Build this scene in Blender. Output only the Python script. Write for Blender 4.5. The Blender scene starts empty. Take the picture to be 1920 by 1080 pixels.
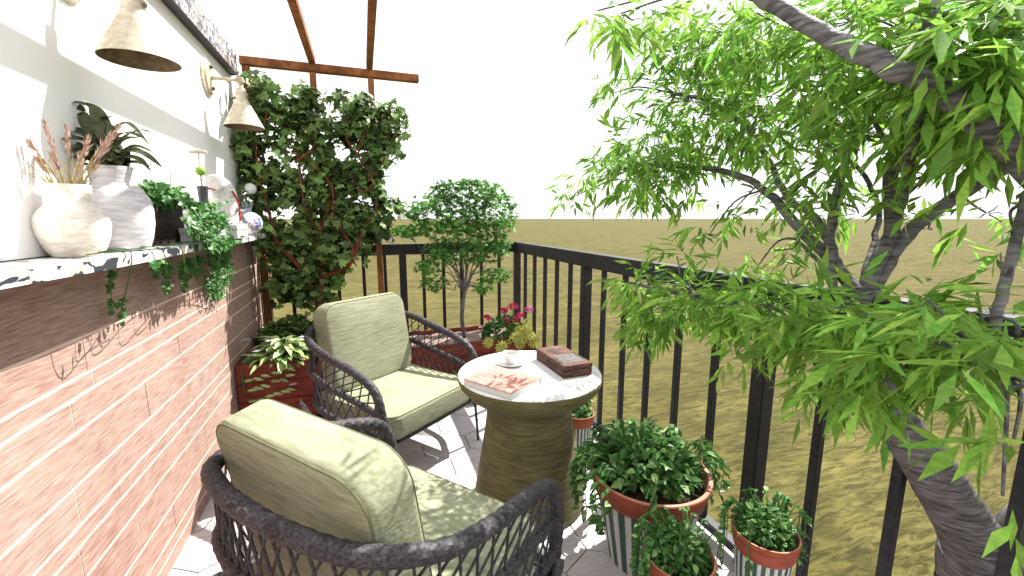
import bpy, bmesh, math, random
from math import sin, cos, pi, radians, sqrt, atan2, tan
from mathutils import Vector, Matrix
R = random.Random(7)
S = bpy.context.scene
COL = S.collection

# ---------------------------------------------------------------- camera, sky, sun, exposure
H = 1.35; FPX = 800.0; PSI = radians(19.06); TH = radians(9.23)
cam = bpy.data.cameras.new('camera'); cam.sensor_width = 36; cam.lens = 36 * FPX / 1920
cam.clip_start = .02; cam.clip_end = 20000
co = bpy.data.objects.new('camera', cam); COL.objects.link(co)
co.location = (0, 0, H); co.rotation_euler = (pi / 2 - TH, 0, -PSI)
S.camera = co
SUN_DIR = Vector((.86, .46, 0)).normalized() * cos(radians(51)) + Vector((0, 0, sin(radians(51))))
W = bpy.data.worlds.new('World'); S.world = W; W.use_nodes = True
nt = W.node_tree; nt.nodes.clear()
wo = nt.nodes.new('ShaderNodeOutputWorld'); bg = nt.nodes.new('ShaderNodeBackground')
sky = nt.nodes.new('ShaderNodeTexSky'); sky.sky_type = 'NISHITA'; sky.sun_disc = False
sky.sun_elevation = radians(51); sky.sun_rotation = atan2(SUN_DIR.x, SUN_DIR.y)
mx = nt.nodes.new('ShaderNodeMix'); mx.data_type = 'RGBA'
tc = nt.nodes.new('ShaderNodeTexCoord'); mp = nt.nodes.new('ShaderNodeMapping'); mp.inputs['Scale'].default_value = (3, 3, 9)
nz = nt.nodes.new('ShaderNodeTexNoise'); nz.inputs['Scale'].default_value = 1.6; nz.inputs['Detail'].default_value = 6
rp = nt.nodes.new('ShaderNodeMapRange'); rp.inputs[1].default_value = .56; rp.inputs[2].default_value = .76
rp.inputs[3].default_value = .97; rp.inputs[4].default_value = .80
L = nt.links.new
L(tc.outputs['Generated'], mp.inputs[0]); L(mp.outputs[0], nz.inputs['Vector']); L(nz.outputs['Fac'], rp.inputs[0])
L(rp.outputs[0], mx.inputs['Factor']); L(sky.outputs[0], mx.inputs['A']); mx.inputs['B'].default_value = (6.4, 6.4, 6.4, 1)
L(mx.outputs['Result'], bg.inputs[0]); bg.inputs[1].default_value = .1; L(bg.outputs[0], wo.inputs[0])
sl = bpy.data.lights.new('sun', 'SUN'); sl.energy = 5.0; sl.angle = radians(.5); sl.color = (1, .96, .88)
so = bpy.data.objects.new('sun', sl); COL.objects.link(so)
so.rotation_euler = SUN_DIR.to_track_quat('Z', 'Y').to_euler(); so.location = (6, 4, 8)
S.view_settings.view_transform = 'Standard'; S.view_settings.look = 'None'
S.view_settings.gamma = 1; S.view_settings.exposure = 1.3

_f = Vector((sin(PSI) * cos(TH), cos(PSI) * cos(TH), -sin(TH))); _r = Vector((cos(PSI), -sin(PSI), 0))
_u = Vector((sin(PSI) * sin(TH), cos(PSI) * sin(TH), cos(TH)))
def ray(x, y): return _f + _r * ((x - 960) / FPX) + _u * ((540 - y) / FPX)
def at(x, y, X=None, Y=None, Z=None, D=None):
    d = ray(x, y)
    t = D if D is not None else X / d.x if X is not None else Y / d.y if Y is not None else (Z - H) / d.z
    return d * t + Vector((0, 0, H))

# ---------------------------------------------------------------- materials
def stroke_mat(name, col, col2=None, rough=.75, stretch=(7, 7, 120), amp=.5, big=2.0, bump=.25, spec=.3, metal=0, fac=None, trans=0, space='Object', leafvar=0):
    """two-tone surface with fine grain running along one direction"""
    m = bpy.data.materials.new(name); m.use_nodes = True; n = m.node_tree; N = n.nodes; Lk = n.links.new
    b = N['Principled BSDF']; b.inputs['Roughness'].default_value = rough; b.inputs['Specular IOR Level'].default_value = spec
    b.inputs['Metallic'].default_value = metal
    col2 = col2 or tuple(c * .55 for c in col)
    t = N.new('ShaderNodeTexCoord'); mp = N.new('ShaderNodeMapping'); mp.inputs['Scale'].default_value = stretch
    src = t.outputs['Object']
    if space == 'World':
        g = N.new('ShaderNodeNewGeometry'); src = g.outputs['Position']
    Lk(src, mp.inputs[0])
    a = N.new('ShaderNodeTexNoise'); a.inputs['Scale'].default_value = 1; a.inputs['Detail'].default_value = 3; a.inputs['Distortion'].default_value = .3
    Lk(mp.outputs[0], a.inputs['Vector'])
    c = N.new('ShaderNodeTexNoise'); c.inputs['Scale'].default_value = big; c.inputs['Detail'].default_value = 4
    Lk(src, c.inputs['Vector'])
    r1 = N.new('ShaderNodeMapRange'); r1.inputs[1].default_value = .35; r1.inputs[2].default_value = .68; r1.inputs[4].default_value = amp
    Lk(a.outputs['Fac'], r1.inputs[0])
    r2 = N.new('ShaderNodeMapRange'); r2.inputs[1].default_value = .35; r2.inputs[2].default_value = .7; r2.inputs[4].default_value = .45
    Lk(c.outputs['Fac'], r2.inputs[0])
    ad = N.new('ShaderNodeMath'); ad.operation = 'ADD'; ad.use_clamp = True; Lk(r1.outputs[0], ad.inputs[0]); Lk(r2.outputs[0], ad.inputs[1])
    x = N.new('ShaderNodeMix'); x.data_type = 'RGBA'; Lk(ad.outputs[0], x.inputs['Factor'])
    x.inputs['A'].default_value = (*col, 1); x.inputs['B'].default_value = (*col2, 1)
    out = x.outputs['Result']
    if leafvar:
        g2 = N.new('ShaderNodeNewGeometry'); hs = N.new('ShaderNodeHueSaturation')
        v = N.new('ShaderNodeMapRange'); v.inputs[3].default_value = 1 - leafvar; v.inputs[4].default_value = 1 + leafvar * 1.3
        Lk(g2.outputs['Random Per Island'], v.inputs[0]); Lk(v.outputs[0], hs.inputs['Value'])
        h = N.new('ShaderNodeMath'); h.operation = 'MULTIPLY_ADD'; h.inputs[1].default_value = 7.31; h.inputs[2].default_value = 0
        fr = N.new('ShaderNodeMath'); fr.operation = 'FRACT'; hm = N.new('ShaderNodeMapRange'); hm.inputs[3].default_value = .475; hm.inputs[4].default_value = .515
        Lk(g2.outputs['Random Per Island'], h.inputs[0]); Lk(h.outputs[0], fr.inputs[0]); Lk(fr.outputs[0], hm.inputs[0]); Lk(hm.outputs[0], hs.inputs['Hue'])
        Lk(out, hs.inputs['Color']); out = hs.outputs['Color']
    Lk(out, b.inputs['Base Color'])
    if bump:
        bp = N.new('ShaderNodeBump'); bp.inputs['Strength'].default_value = bump; bp.inputs['Distance'].default_value = .004
        Lk(a.outputs['Fac'], bp.inputs['Height']); Lk(bp.outputs[0], b.inputs['Normal'])
    if trans:
        tr = N.new('ShaderNodeBsdfTranslucent'); Lk(out, tr.inputs[0]); ms = N.new('ShaderNodeMixShader'); ms.inputs[0].default_value = trans
        Lk(b.outputs[0], ms.inputs[1]); Lk(tr.outputs[0], ms.inputs[2]); Lk(ms.outputs[0], N['Material Output'].inputs[0])
    return m
M = {}
M['ground'] = None
M['wallred'] = stroke_mat('red_tile', (.43, .315, .27), (.235, .125, .098), stretch=(13, 13, 170), amp=.7, big=1.7, bump=.3)
M['grout'] = stroke_mat('pale_grout', (.80, .62, .52), (.6, .42, .33), stretch=(9, 9, 90))
M['plaster'] = stroke_mat('white_plaster', (.90, .895, .89), (.80, .785, .78), stretch=(5, 60, 14), amp=.15, big=1.2, bump=.06)
M['tile'] = stroke_mat('pale_floor_tile', (.60, .565, .58), (.34, .30, .315), stretch=(9, 90, 9), amp=.5, big=2.5, bump=.1)
M['tilejoint'] = stroke_mat('floor_joint', (.25, .22, .23), stretch=(9, 9, 9))
M['black'] = stroke_mat('black_metal', (.012, .012, .016), (.03, .03, .036), rough=.5, stretch=(30, 30, 60), amp=.6)
M['wood'] = stroke_mat('orange_timber', (.33, .125, .04), (.13, .042, .012), stretch=(14, 90, 14), amp=.9, big=4)
M['woodv'] = stroke_mat('orange_timber_upright', (.33, .125, .04), (.13, .042, .012), stretch=(90, 90, 8), amp=.9, big=4)
M['cushion'] = stroke_mat('sage_linen', (.34, .35, .245), (.17, .18, .11), stretch=(13, 75, 130), amp=.62, big=3, bump=.35, rough=.9)
M['piping'] = stroke_mat('sage_piping', (.17, .18, .10), stretch=(40, 40, 40), rough=.9)
M['wicker'] = stroke_mat('charcoal_wicker', (.075, .068, .08), (.018, .016, .02), stretch=(120, 120, 190), amp=1, big=14, bump=.4, rough=.55)
M['silverwick'] = stroke_mat('silvery_strand', (.42, .41, .44), (.08, .08, .09), stretch=(90, 90, 90), amp=1)
M['olive'] = stroke_mat('olive_concrete', (.17, .155, .07), (.085, .075, .03), stretch=(12, 12, 90), amp=.8, big=6, bump=.4)
M['ttop'] = stroke_mat('white_stone', (.78, .78, .79), (.45, .44, .46), stretch=(18, 90, 18), amp=.35, big=7, bump=.05)
M['planter'] = stroke_mat('dark_red_timber', (.24, .045, .028), (.11, .018, .012), stretch=(10, 10, 95), amp=.8, big=4, bump=.4)
M['soil'] = stroke_mat('pinkish_grit', (.34, .24, .22), (.12, .075, .06), stretch=(60, 60, 60), amp=1, big=30, bump=1)
M['dsoil'] = stroke_mat('dark_soil', (.05, .025, .015), (.02, .01, .006), stretch=(60, 60, 60), amp=1, big=30, bump=1)
M['vase'] = stroke_mat('sandy_ceramic', (.80, .78, .75), (.50, .42, .33), stretch=(40, 40, 110), amp=.5, big=9, bump=.3)
M['vaseg'] = stroke_mat('mauve_grey_ceramic', (.70, .69, .72), (.42, .39, .44), stretch=(30, 30, 120), amp=.7, big=6, bump=.3)
M['brass'] = stroke_mat('aged_brass', (.64, .59, .50), (.36, .29, .19), stretch=(40, 40, 60), amp=.6, big=9, rough=.5, metal=.1, bump=.15)
M['lampin'] = stroke_mat('dull_brass_lining', (.22, .15, .075), (.09, .055, .025), stretch=(30, 30, 50), amp=.8, rough=.6)
M['paper'] = stroke_mat('white_paper', (.78, .77, .76), (.5, .49, .5), stretch=(4, 4, 260), amp=.4)
M['card'] = stroke_mat('white_card', (.72, .72, .74), (.42, .42, .45), stretch=(6, 6, 70), amp=.5)
M['redcover'] = stroke_mat('faded_red_cover', (.42, .13, .11), (.5, .26, .22), stretch=(14, 120, 14), amp=.9, big=14)
M['china'] = stroke_mat('grey_white_china', (.72, .72, .73), (.52, .52, .54), stretch=(30, 30, 90), amp=.35, rough=.25, spec=.5, bump=.03)
M['tea'] = stroke_mat('pale_tea', (.30, .24, .14), stretch=(9, 9, 9), rough=.1)
M['walnut'] = stroke_mat('dark_walnut', (.16, .07, .045), (.035, .014, .01), stretch=(14, 14, 130), amp=1, big=8, bump=.4)
M['slate'] = stroke_mat('grey_inlay', (.16, .15, .15), (.06, .05, .05), stretch=(40, 150, 40), amp=1)
M['darkbox'] = stroke_mat('dark_brown_box', (.055, .032, .026), (.02, .011, .01), stretch=(9, 9, 110), amp=1, big=8, bump=.5)
M['terracotta'] = stroke_mat('terracotta', (.36, .095, .05), (.20, .04, .022), stretch=(12, 12, 90), amp=.7, big=6, bump=.3)
M['terrac_in'] = stroke_mat('pale_terracotta_lip', (.55, .27, .19), (.35, .12, .08), stretch=(20, 20, 60), amp=.6)
M['bark'] = stroke_mat('grey_bark', (.20, .19, .20), (.05, .045, .05), stretch=(18, 18, 110), amp=.9, big=10, bump=.9)
M['redstem'] = stroke_mat('red_stem', (.20, .04, .02), (.09, .018, .01), stretch=(50, 50, 90), amp=.8)
M['vineleaf'] = stroke_mat('dark_vine_leaf', (.16, .25, .07), (.045, .105, .025), stretch=(60, 60, 160), amp=.7, rough=.5, trans=.25, leafvar=.85, bump=0)
M['mapleleaf'] = stroke_mat('bright_maple_leaf', (.24, .45, .075), (.12, .28, .035), stretch=(60, 60, 170), amp=.7, rough=.5, trans=.5, leafvar=.45, bump=0)
M['acer'] = stroke_mat('fresh_green_leaf', (.11, .33, .05), (.05, .17, .022), stretch=(60, 60, 170), amp=.7, rough=.5, trans=.35, leafvar=.4, bump=0)
M['ivy'] = stroke_mat('ivy_leaf', (.055, .19, .035), (.028, .10, .018), stretch=(70, 70, 170), amp=.6, rough=.45, trans=.2, leafvar=.45, bump=0)
M['potivy'] = stroke_mat('pot_ivy_leaf', (.07, .19, .045), (.035, .10, .022), stretch=(70, 70, 170), amp=.6, rough=.45, trans=.25, leafvar=.5, bump=0)
M['potlight'] = stroke_mat('pale_new_leaf', (.30, .46, .20), (.17, .33, .1), stretch=(70, 70, 170), amp=.6, rough=.45, trans=.25, leafvar=.25, bump=0)
M['hosta'] = stroke_mat('pale_hosta_leaf', (.46, .56, .30), (.22, .36, .11), stretch=(60, 60, 120), amp=.7, rough=.5, trans=.2, leafvar=.4, bump=0)
M['lily'] = stroke_mat('olive_lily_leaf', (.10, .12, .055), (.04, .052, .022), stretch=(40, 40, 140), amp=.9, rough=.4, trans=.15, leafvar=.45, bump=.2)
M['yellow'] = stroke_mat('yellow_leaf', (.52, .52, .15), (.30, .32, .06), stretch=(60, 60, 120), amp=.7, trans=.2, leafvar=.3, bump=0)
M['pink'] = stroke_mat('magenta_petal', (.62, .03, .12), (.40, .015, .07), stretch=(90, 90, 90), amp=.7, trans=.2, leafvar=.3, bump=0)
M['lilac'] = stroke_mat('lilac_petal', (.62, .25, .42), (.5, .12, .3), stretch=(90, 90, 90), amp=.7, trans=.2, leafvar=.2, bump=0)
M['white_petal'] = stroke_mat('white_petal', (.62, .62, .66), stretch=(90, 90, 90), amp=.4, trans=.1, bump=0)
M['straw'] = stroke_mat('straw_stem', (.42, .33, .16), (.25, .18, .07), stretch=(90, 90, 60), amp=.8)
M['plume'] = stroke_mat('dusty_pink_plume', (.55, .40, .34), (.36, .22, .17), stretch=(150, 150, 90), amp=.9, leafvar=.3)
M['bottle'] = stroke_mat('dark_slate_glaze', (.045, .045, .06), (.12, .12, .14), stretch=(40, 40, 40), amp=.6, rough=.25, spec=.6)
M['lime'] = stroke_mat('lime_enamel', (.25, .42, .04), stretch=(20, 20, 20), rough=.3)
M['scarlet'] = stroke_mat('scarlet_glaze', (.55, .03, .03), stretch=(30, 30, 30), rough=.3)
M['blue'] = stroke_mat('pale_blue_glaze', (.25, .36, .50), (.5, .56, .62), stretch=(60, 60, 60), amp=.8, rough=.3)
M['charline'] = stroke_mat('charcoal_glaze_line', (.10, .10, .09), stretch=(60, 60, 60))

def ground_mat():
    m = bpy.data.materials.new('dry_olive_grass'); m.use_nodes = True; n = m.node_tree; N = n.nodes; Lk = n.links.new
    b = N['Principled BSDF']; b.inputs['Roughness'].default_value = .95; b.inputs['Specular IOR Level'].default_value = .1
    g = N.new('ShaderNodeNewGeometry'); prev = None
    def noise(sc, st, lo, hi):
        mp = N.new('ShaderNodeMapping'); mp.inputs['Scale'].default_value = st; mp.inputs['Rotation'].default_value = (0, 0, .33)
        Lk(g.outputs['Position'], mp.inputs[0])
        t = N.new('ShaderNodeTexNoise'); t.inputs['Scale'].default_value = sc; t.inputs['Detail'].default_value = 6; t.inputs['Distortion'].default_value = .8
        t.inputs['Roughness'].default_value = .65
        Lk(mp.outputs[0], t.inputs['Vector']); r = N.new('ShaderNodeMapRange'); r.inputs[1].default_value = lo; r.inputs[2].default_value = hi
        Lk(t.outputs['Fac'], r.inputs[0]); return r.outputs[0], t
    a, _ = noise(.9, (1, 2.2, 1), .38, .64); c, tc_ = noise(9, (.6, 2.6, 1), .40, .62); d, _ = noise(.12, (1, 2, 1), .3, .7)
    m1 = N.new('ShaderNodeMix'); m1.data_type = 'RGBA'; m1.inputs['A'].default_value = (.165, .145, .044, 1); m1.inputs['B'].default_value = (.058, .058, .014, 1); Lk(a, m1.inputs['Factor'])
    m2 = N.new('ShaderNodeMix'); m2.data_type = 'RGBA'; m2.inputs['B'].default_value = (.022, .022, .006, 1)
    sc = N.new('ShaderNodeMath'); sc.operation = 'MULTIPLY'; sc.inputs[1].default_value = .92; Lk(c, sc.inputs[0]); Lk(sc.outputs[0], m2.inputs['Factor'])
    Lk(m1.outputs['Result'], m2.inputs['A'])
    m3 = N.new('ShaderNodeMix'); m3.data_type = 'RGBA'; m3.inputs['B'].default_value = (.115, .09, .035, 1)
    s3 = N.new('ShaderNodeMath'); s3.operation = 'MULTIPLY'; s3.inputs[1].default_value = .5; Lk(d, s3.inputs[0]); Lk(s3.outputs[0], m3.inputs['Factor'])
    Lk(m2.outputs['Result'], m3.inputs['A']); Lk(m3.outputs['Result'], b.inputs['Base Color'])
    bp = N.new('ShaderNodeBump'); bp.inputs['Strength'].default_value = .6; bp.inputs['Distance'].default_value = .05
    Lk(tc_.outputs['Fac'], bp.inputs['Height']); Lk(bp.outputs[0], b.inputs['Normal'])
    return m
M['ground'] = ground_mat()

def patterned_mat(name, base, dark, tan_, scale, thr=.56, stretch=(1, 1, 1)):
    m = bpy.data.materials.new(name); m.use_nodes = True; n = m.node_tree; N = n.nodes; Lk = n.links.new
    b = N['Principled BSDF']; b.inputs['Roughness'].default_value = .35
    t = N.new('ShaderNodeTexCoord'); mp = N.new('ShaderNodeMapping'); mp.inputs['Scale'].default_value = stretch; Lk(t.outputs['Object'], mp.inputs[0])
    def blot(s, th, seed):
        q = N.new('ShaderNodeTexNoise'); q.noise_dimensions = '4D'; q.inputs['W'].default_value = seed; q.inputs['Scale'].default_value = s
        q.inputs['Detail'].default_value = 2; q.inputs['Distortion'].default_value = 1.6; Lk(mp.outputs[0], q.inputs['Vector'])
        r = N.new('ShaderNodeMapRange'); r.inputs[1].default_value = th; r.inputs[2].default_value = th + .02; Lk(q.outputs['Fac'], r.inputs[0]); return r.outputs[0]
    x = N.new('ShaderNodeMix'); x.data_type = 'RGBA'; x.inputs['A'].default_value = (*base, 1); x.inputs['B'].default_value = (*tan_, 1); Lk(blot(scale * 1.7, thr + .02, 3), x.inputs['Factor'])
    y = N.new('ShaderNodeMix'); y.data_type = 'RGBA'; y.inputs['B'].default_value = (*dark, 1); Lk(x.outputs['Result'], y.inputs['A']); Lk(blot(scale, thr, 1), y.inputs['Factor'])
    Lk(y.outputs['Result'], b.inputs['Base Color']); return m
M['marble'] = patterned_mat('swirled_marble', (.80, .79, .77), (.04, .045, .065), (.50, .46, .40), 9, .53)
M['fascia'] = patterned_mat('speckled_stone', (.50, .49, .50), (.04, .045, .08), (.26, .17, .09), 42, .50, (1, .55, .6))
M['jug'] = patterned_mat('painted_ceramic', (.68, .67, .66), (.42, .42, .45), (.6, .45, .38), 26, .60)
M['jar'] = patterned_mat('painted_jar_ceramic', (.66, .66, .65), (.09, .15, .34), (.55, .10, .09), 34, .56)

def stripe_mat():
    m = bpy.data.materials.new('green_white_stripes'); m.use_nodes = True; n = m.node_tree; N = n.nodes; Lk = n.links.new
    b = N['Principled BSDF']; b.inputs['Roughness'].default_value = .5
    t = N.new('ShaderNodeTexCoord'); s = N.new('ShaderNodeSeparateXYZ'); Lk(t.outputs['Object'], s.inputs[0])
    a = N.new('ShaderNodeMath'); a.operation = 'ARCTAN2'; Lk(s.outputs[1], a.inputs[0]); Lk(s.outputs[0], a.inputs[1])
    k = N.new('ShaderNodeMath'); k.operation = 'MULTIPLY'; k.inputs[1].default_value = 22; Lk(a.outputs[0], k.inputs[0])
    c = N.new('ShaderNodeMath'); c.operation = 'COSINE'; Lk(k.outputs[0], c.inputs[0])
    r = N.new('ShaderNodeMapRange'); r.inputs[1].default_value = -.1; r.inputs[2].default_value = .35; Lk(c.outputs[0], r.inputs[0])
    x = N.new('ShaderNodeMix'); x.data_type = 'RGBA'; x.inputs['A'].default_value = (.04, .11, .085, 1); x.inputs['B'].default_value = (.72, .73, .72, 1)
    Lk(r.outputs[0], x.inputs['Factor'])
    q = N.new('ShaderNodeTexNoise'); q.inputs['Scale'].default_value = 60; q.inputs['Detail'].default_value = 4; Lk(t.outputs['Object'], q.inputs['Vector'])
    v = N.new('ShaderNodeMix'); v.data_type = 'RGBA'; v.blend_type = 'MULTIPLY'; v.inputs['Factor'].default_value = .6; Lk(x.outputs['Result'], v.inputs['A']); Lk(q.outputs['Color'], v.inputs['B'])
    Lk(v.outputs['Result'], b.inputs['Base Color']); return m
M['stripe'] = stripe_mat()

# ---------------------------------------------------------------- mesh helpers
class MB:
    def __init__(s): s.v = []; s.f = []; s.mi = []
    def add(s, vs, fs, m=0):
        o = len(s.v); s.v += [tuple(p) for p in vs]; s.f += [tuple(i + o for i in f) for f in fs]; s.mi += [m] * len(fs)
    def box(s, a, b, m=0, bev=0):
        x0, y0, z0 = a; x1, y1, z1 = b
        if bev <= 0:
            s.add([(x0, y0, z0), (x1, y0, z0), (x1, y1, z0), (x0, y1, z0), (x0, y0, z1), (x1, y0, z1), (x1, y1, z1), (x0, y1, z1)],
                  [(0, 3, 2, 1), (4, 5, 6, 7), (0, 1, 5, 4), (1, 2, 6, 5), (2, 3, 7, 6), (3, 0, 4, 7)], m); return
        bm = bmesh.new(); bmesh.ops.create_cube(bm, size=1)
        for v in bm.verts:
            v.co = Vector(((x0 + x1) / 2 + v.co.x * (x1 - x0), (y0 + y1) / 2 + v.co.y * (y1 - y0), (z0 + z1) / 2 + v.co.z * (z1 - z0)))
        bmesh.ops.bevel(bm, geom=bm.edges[:], offset=bev, segments=2, affect='EDGES')
        s.bm(bm, m)
    def bm(s, bm, m=0):
        bm.verts.ensure_lookup_table(); bm.verts.index_update()
        s.add([v.co for v in bm.verts], [[v.index for v in f.verts] for f in bm.faces], m); bm.free()
    def tube(s, pts, rad, n=8, m=0, twist=0, amp=.0, cap=True, lobes=3):
        pts = [Vector(p) for p in pts]; k = len(pts)
        if not hasattr(rad, '__len__'): rad = [rad] * k
        nrm = None; rings = []; acc = 0
        for i, p in enumerate(pts):
            t = (pts[min(i + 1, k - 1)] - pts[max(i - 1, 0)])
            if t.length < 1e-9: t = Vector((0, 0, 1))
            t.normalize()
            if nrm is None:
                nrm = t.orthogonal().normalized()
            else:
                nrm = (nrm - t * nrm.dot(t)); nrm = nrm.normalized() if nrm.length > 1e-6 else t.orthogonal().normalized()
                acc += (p - pts[i - 1]).length
            bn = t.cross(nrm)
            ring = []
            for j in range(n):
                a = 2 * pi * j / n; r = rad[i]
                if amp: r *= 1 + amp * abs(cos(lobes * .5 * (a + twist * acc))) - amp * .5
                ring.append(p + nrm * (cos(a) * r) + bn * (sin(a) * r))
            rings.append(ring)
        vs = [q for r in rings for q in r]; fs = []
        for i in range(k - 1):
            for j in range(n):
                a = i * n + j; b = i * n + (j + 1) % n; fs.append((a, b, b + n, a + n))
        if cap: fs.append(tuple(range(n - 1, -1, -1))); fs.append(tuple((k - 1) * n + j for j in range(n)))
        s.add(vs, fs, m)
    def lathe(s, prof, c=(0, 0, 0), n=48, m=0, rib=0, ribn=22, rot=None, capb=True, capt=True):
        vs = []; k = len(prof)
        for (r, z) in prof:
            for j in range(n):
                a = 2 * pi * j / n; rr = r * (1 + rib * cos(ribn * a))
                p = Vector((rr * cos(a), rr * sin(a), z))
                if rot: p = rot @ p
                vs.append(p + Vector(c))
        fs = [(i * n + j, i * n + (j + 1) % n, (i + 1) * n + (j + 1) % n, (i + 1) * n + j) for i in range(k - 1) for j in range(n)]
        if capb: fs.append(tuple(range(n - 1, -1, -1)))
        if capt: fs.append(tuple((k - 1) * n + j for j in range(n)))
        s.add(vs, fs, m)
    def blade(s, p, d, up, ln, w, droop=.3, m=0, fold=.25, simple=False):
        """one leaf: starts at p, runs along d, with a folded midrib"""
        d = d.normalized(); side = d.cross(up)
        side = side.normalized() if side.length > 1e-4 else d.orthogonal().normalized()
        nn = side.cross(d)
        if simple:
            mid = p + d * ln * .42 - nn * w * fold
            s.add([p, mid + side * w * .5 + nn * w * fold, p + d * ln - nn * droop * ln * .5, mid - side * w * .5 + nn * w * fold], [(0, 1, 2), (0, 2, 3)], m); return
        def P(t, o): return p + d * (ln * t) + side * (w * o) + nn * (abs(o) * w * fold * 2 - droop * ln * t * t)
        s.add([P(0, 0), P(.22, .38), P(.25, 0), P(.22, -.38), P(.55, .46), P(.55, 0), P(.55, -.46), P(.82, .24), P(.82, 0), P(.82, -.24), P(1, 0)],
              [(0, 1, 2), (0, 2, 3), (1, 4, 5, 2), (2, 5, 6, 3), (4, 7, 8, 5), (5, 8, 9, 6), (7, 10, 8), (8, 10, 9)], m)
    def build(s, name, mats, parent=None, smooth=True, loc=None):
        me = bpy.data.meshes.new(name)
        if loc is not None:
            l = Vector(loc); me.from_pydata([tuple(Vector(p) - l) for p in s.v], [], s.f)
        else: me.from_pydata(s.v, [], s.f)
        if not isinstance(mats, (list, tuple)): mats = [mats]
        for q in mats: me.materials.append(q)
        if len(mats) > 1: me.polygons.foreach_set('material_index', s.mi)
        me.polygons.foreach_set('use_smooth', [smooth] * len(me.polygons))
        if smooth == True and len(me.polygons) < 60000: me.set_sharp_from_angle(angle=radians(42))
        me.update()
        o = bpy.data.objects.new(name, me); COL.objects.link(o)
        if parent: o.parent = parent
        elif loc is not None: o.location = loc
        return o
def tag(o, label=None, cat=None, group=None, kind=None):
    if label: o['label'] = label
    if cat: o['category'] = cat
    if group: o['group'] = group
    if kind: o['kind'] = kind
    return o
def thing(name, label, cat, loc=(0, 0, 0), rz=0, group=None):
    o = bpy.data.objects.new(name, None); COL.objects.link(o); o.location = loc; o.rotation_euler = (0, 0, rz)
    o.empty_display_size = .1
    return tag(o, label, cat, group)
def copy_tree(o, parent=None):
    c = o.copy(); COL.objects.link(c); c.parent = parent
    for ch in list(o.children): copy_tree(ch, c)
    return c
def cr(P, k=8, closed=False):
    P = [Vector(p) for p in P]; out = []; n = len(P)
    for i in range(n - 1):
        p0 = P[max(i - 1, 0)]; p1 = P[i]; p2 = P[i + 1]; p3 = P[min(i + 2, n - 1)]
        for j in range(k):
            t = j / k
            out.append(.5 * ((2 * p1) + (p2 - p0) * t + (2 * p0 - 5 * p1 + 4 * p2 - p3) * t * t + (3 * p1 - p0 - 3 * p2 + p3) * t ** 3))
    out.append(P[-1]); return out
def rv(a=1): return Vector((R.uniform(-a, a), R.uniform(-a, a), R.uniform(-a, a)))
def unit():
    while 1:
        v = rv()
        if .05 < v.length < 1: return v.normalized()

# ---------------------------------------------------------------- ground and terrace floor
g = MB(); g.add([(-6000, -6000, -.6), (6000, -6000, -.6), (6000, 6000, -.6), (-6000, 6000, -.6)], [(0, 1, 2, 3)])
tag(g.build('ground', M['ground'], smooth=False), 'flat olive brown dry grass plain running to the horizon', kind='structure')

FX0, FX1, FY0, FY1 = -.775, 1.43, -.9, 3.82
fl = MB(); fl.box((FX0 - .9, FY0, -.62), (FX1, FY1, -.006), 1)
hexr = .155
def clip_poly(poly):
    def cut(poly, ax, lim, keep_less):
        out = []
        for i in range(len(poly)):
            a = poly[i]; b = poly[(i + 1) % len(poly)]
            ia = (a[ax] <= lim) == keep_less; ib = (b[ax] <= lim) == keep_less
            if ia: out.append(a)
            if ia != ib:
                t = (lim - a[ax]) / (b[ax] - a[ax]); out.append((a[0] + t * (b[0] - a[0]), a[1] + t * (b[1] - a[1])))
        return out
    for ax, lim, k in ((0, FX0 + .001, False), (0, FX1, True), (1, FY0, False), (1, FY1, True)):
        poly = cut(poly, ax, lim, k)
        if len(poly) < 3: return None
    return poly
j = 0; y = FY0 - .2
while y < FY1 + .3:
    x = FX0 - .3 + (hexr * sqrt(3) / 2 if j % 2 else 0)
    while x < FX1 + .3:
        rr = hexr - .0035
        pl = clip_poly([(x + rr * cos(pi / 6 + a * pi / 3), y + rr * sin(pi / 6 + a * pi / 3)) for a in range(6)])
        if pl:
            dz = R.uniform(-.0008, .0008)
            fl.add([(p[0], p[1], dz) for p in pl], [tuple(range(len(pl)))], 0)
            k = len(pl); vs = [(p[0], p[1], dz) for p in pl] + [(p[0], p[1], -.007) for p in pl]
            fl.add(vs, [(i, i + k, (i + 1) % k + k, (i + 1) % k) for i in range(k)], 0)
        x += hexr * sqrt(3)
    y += hexr * 1.5; j += 1
tag(fl.build('terrace_floor', [M['tile'], M['tilejoint']], smooth=False), 'pale mauve hexagonal paving of the terrace', kind='structure')

# ---------------------------------------------------------------- house wall
XL = -.775; WE = 3.74
hw = thing('house_wall', 'white house wall with red tiled lower half and swirled marble counter', 'wall', (XL, 1.5, 0))
def hwb(mb, name, mat, smooth=False):
    o = mb.build(name, mat, smooth=smooth); o.parent = hw; o.matrix_parent_inverse = Matrix.Translation((-XL, -1.5, 0)); return o
b = MB(); b.box((XL - .5, -.9, -.004), (XL - .0012, WE, 1.22), 1)
rows = [0.0, .062, .115, .225, .37, .467, .521, .629, .768, .86, .912, 1.015, 1.2195]
for i in range(len(rows) - 1):
    z0 = rows[i] + .0035; z1 = rows[i + 1] - .0035; y = -.9 + R.uniform(-.3, 0)
    while y < WE:
        ln = R.uniform(.5, .85); y0 = max(y + .0006, -.9); y1 = min(y + ln - .0006, WE)
        if y1 - y0 > .02:
            b.box((XL - .012, y0, z0), (XL + R.uniform(-.0008, .0006), y1, z1), 0, .0014)
        y += ln
hwb(b, 'tiled_wall', [M['wallred'], M['grout']])
ct = MB()
edge = []
for i in range(0, 61):
    y = -.9 + (3.74 + .9) * i / 60
    o = .148
    o += .009 * sin(y * 5.2)
    edge.append((XL + o, y))
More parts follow.
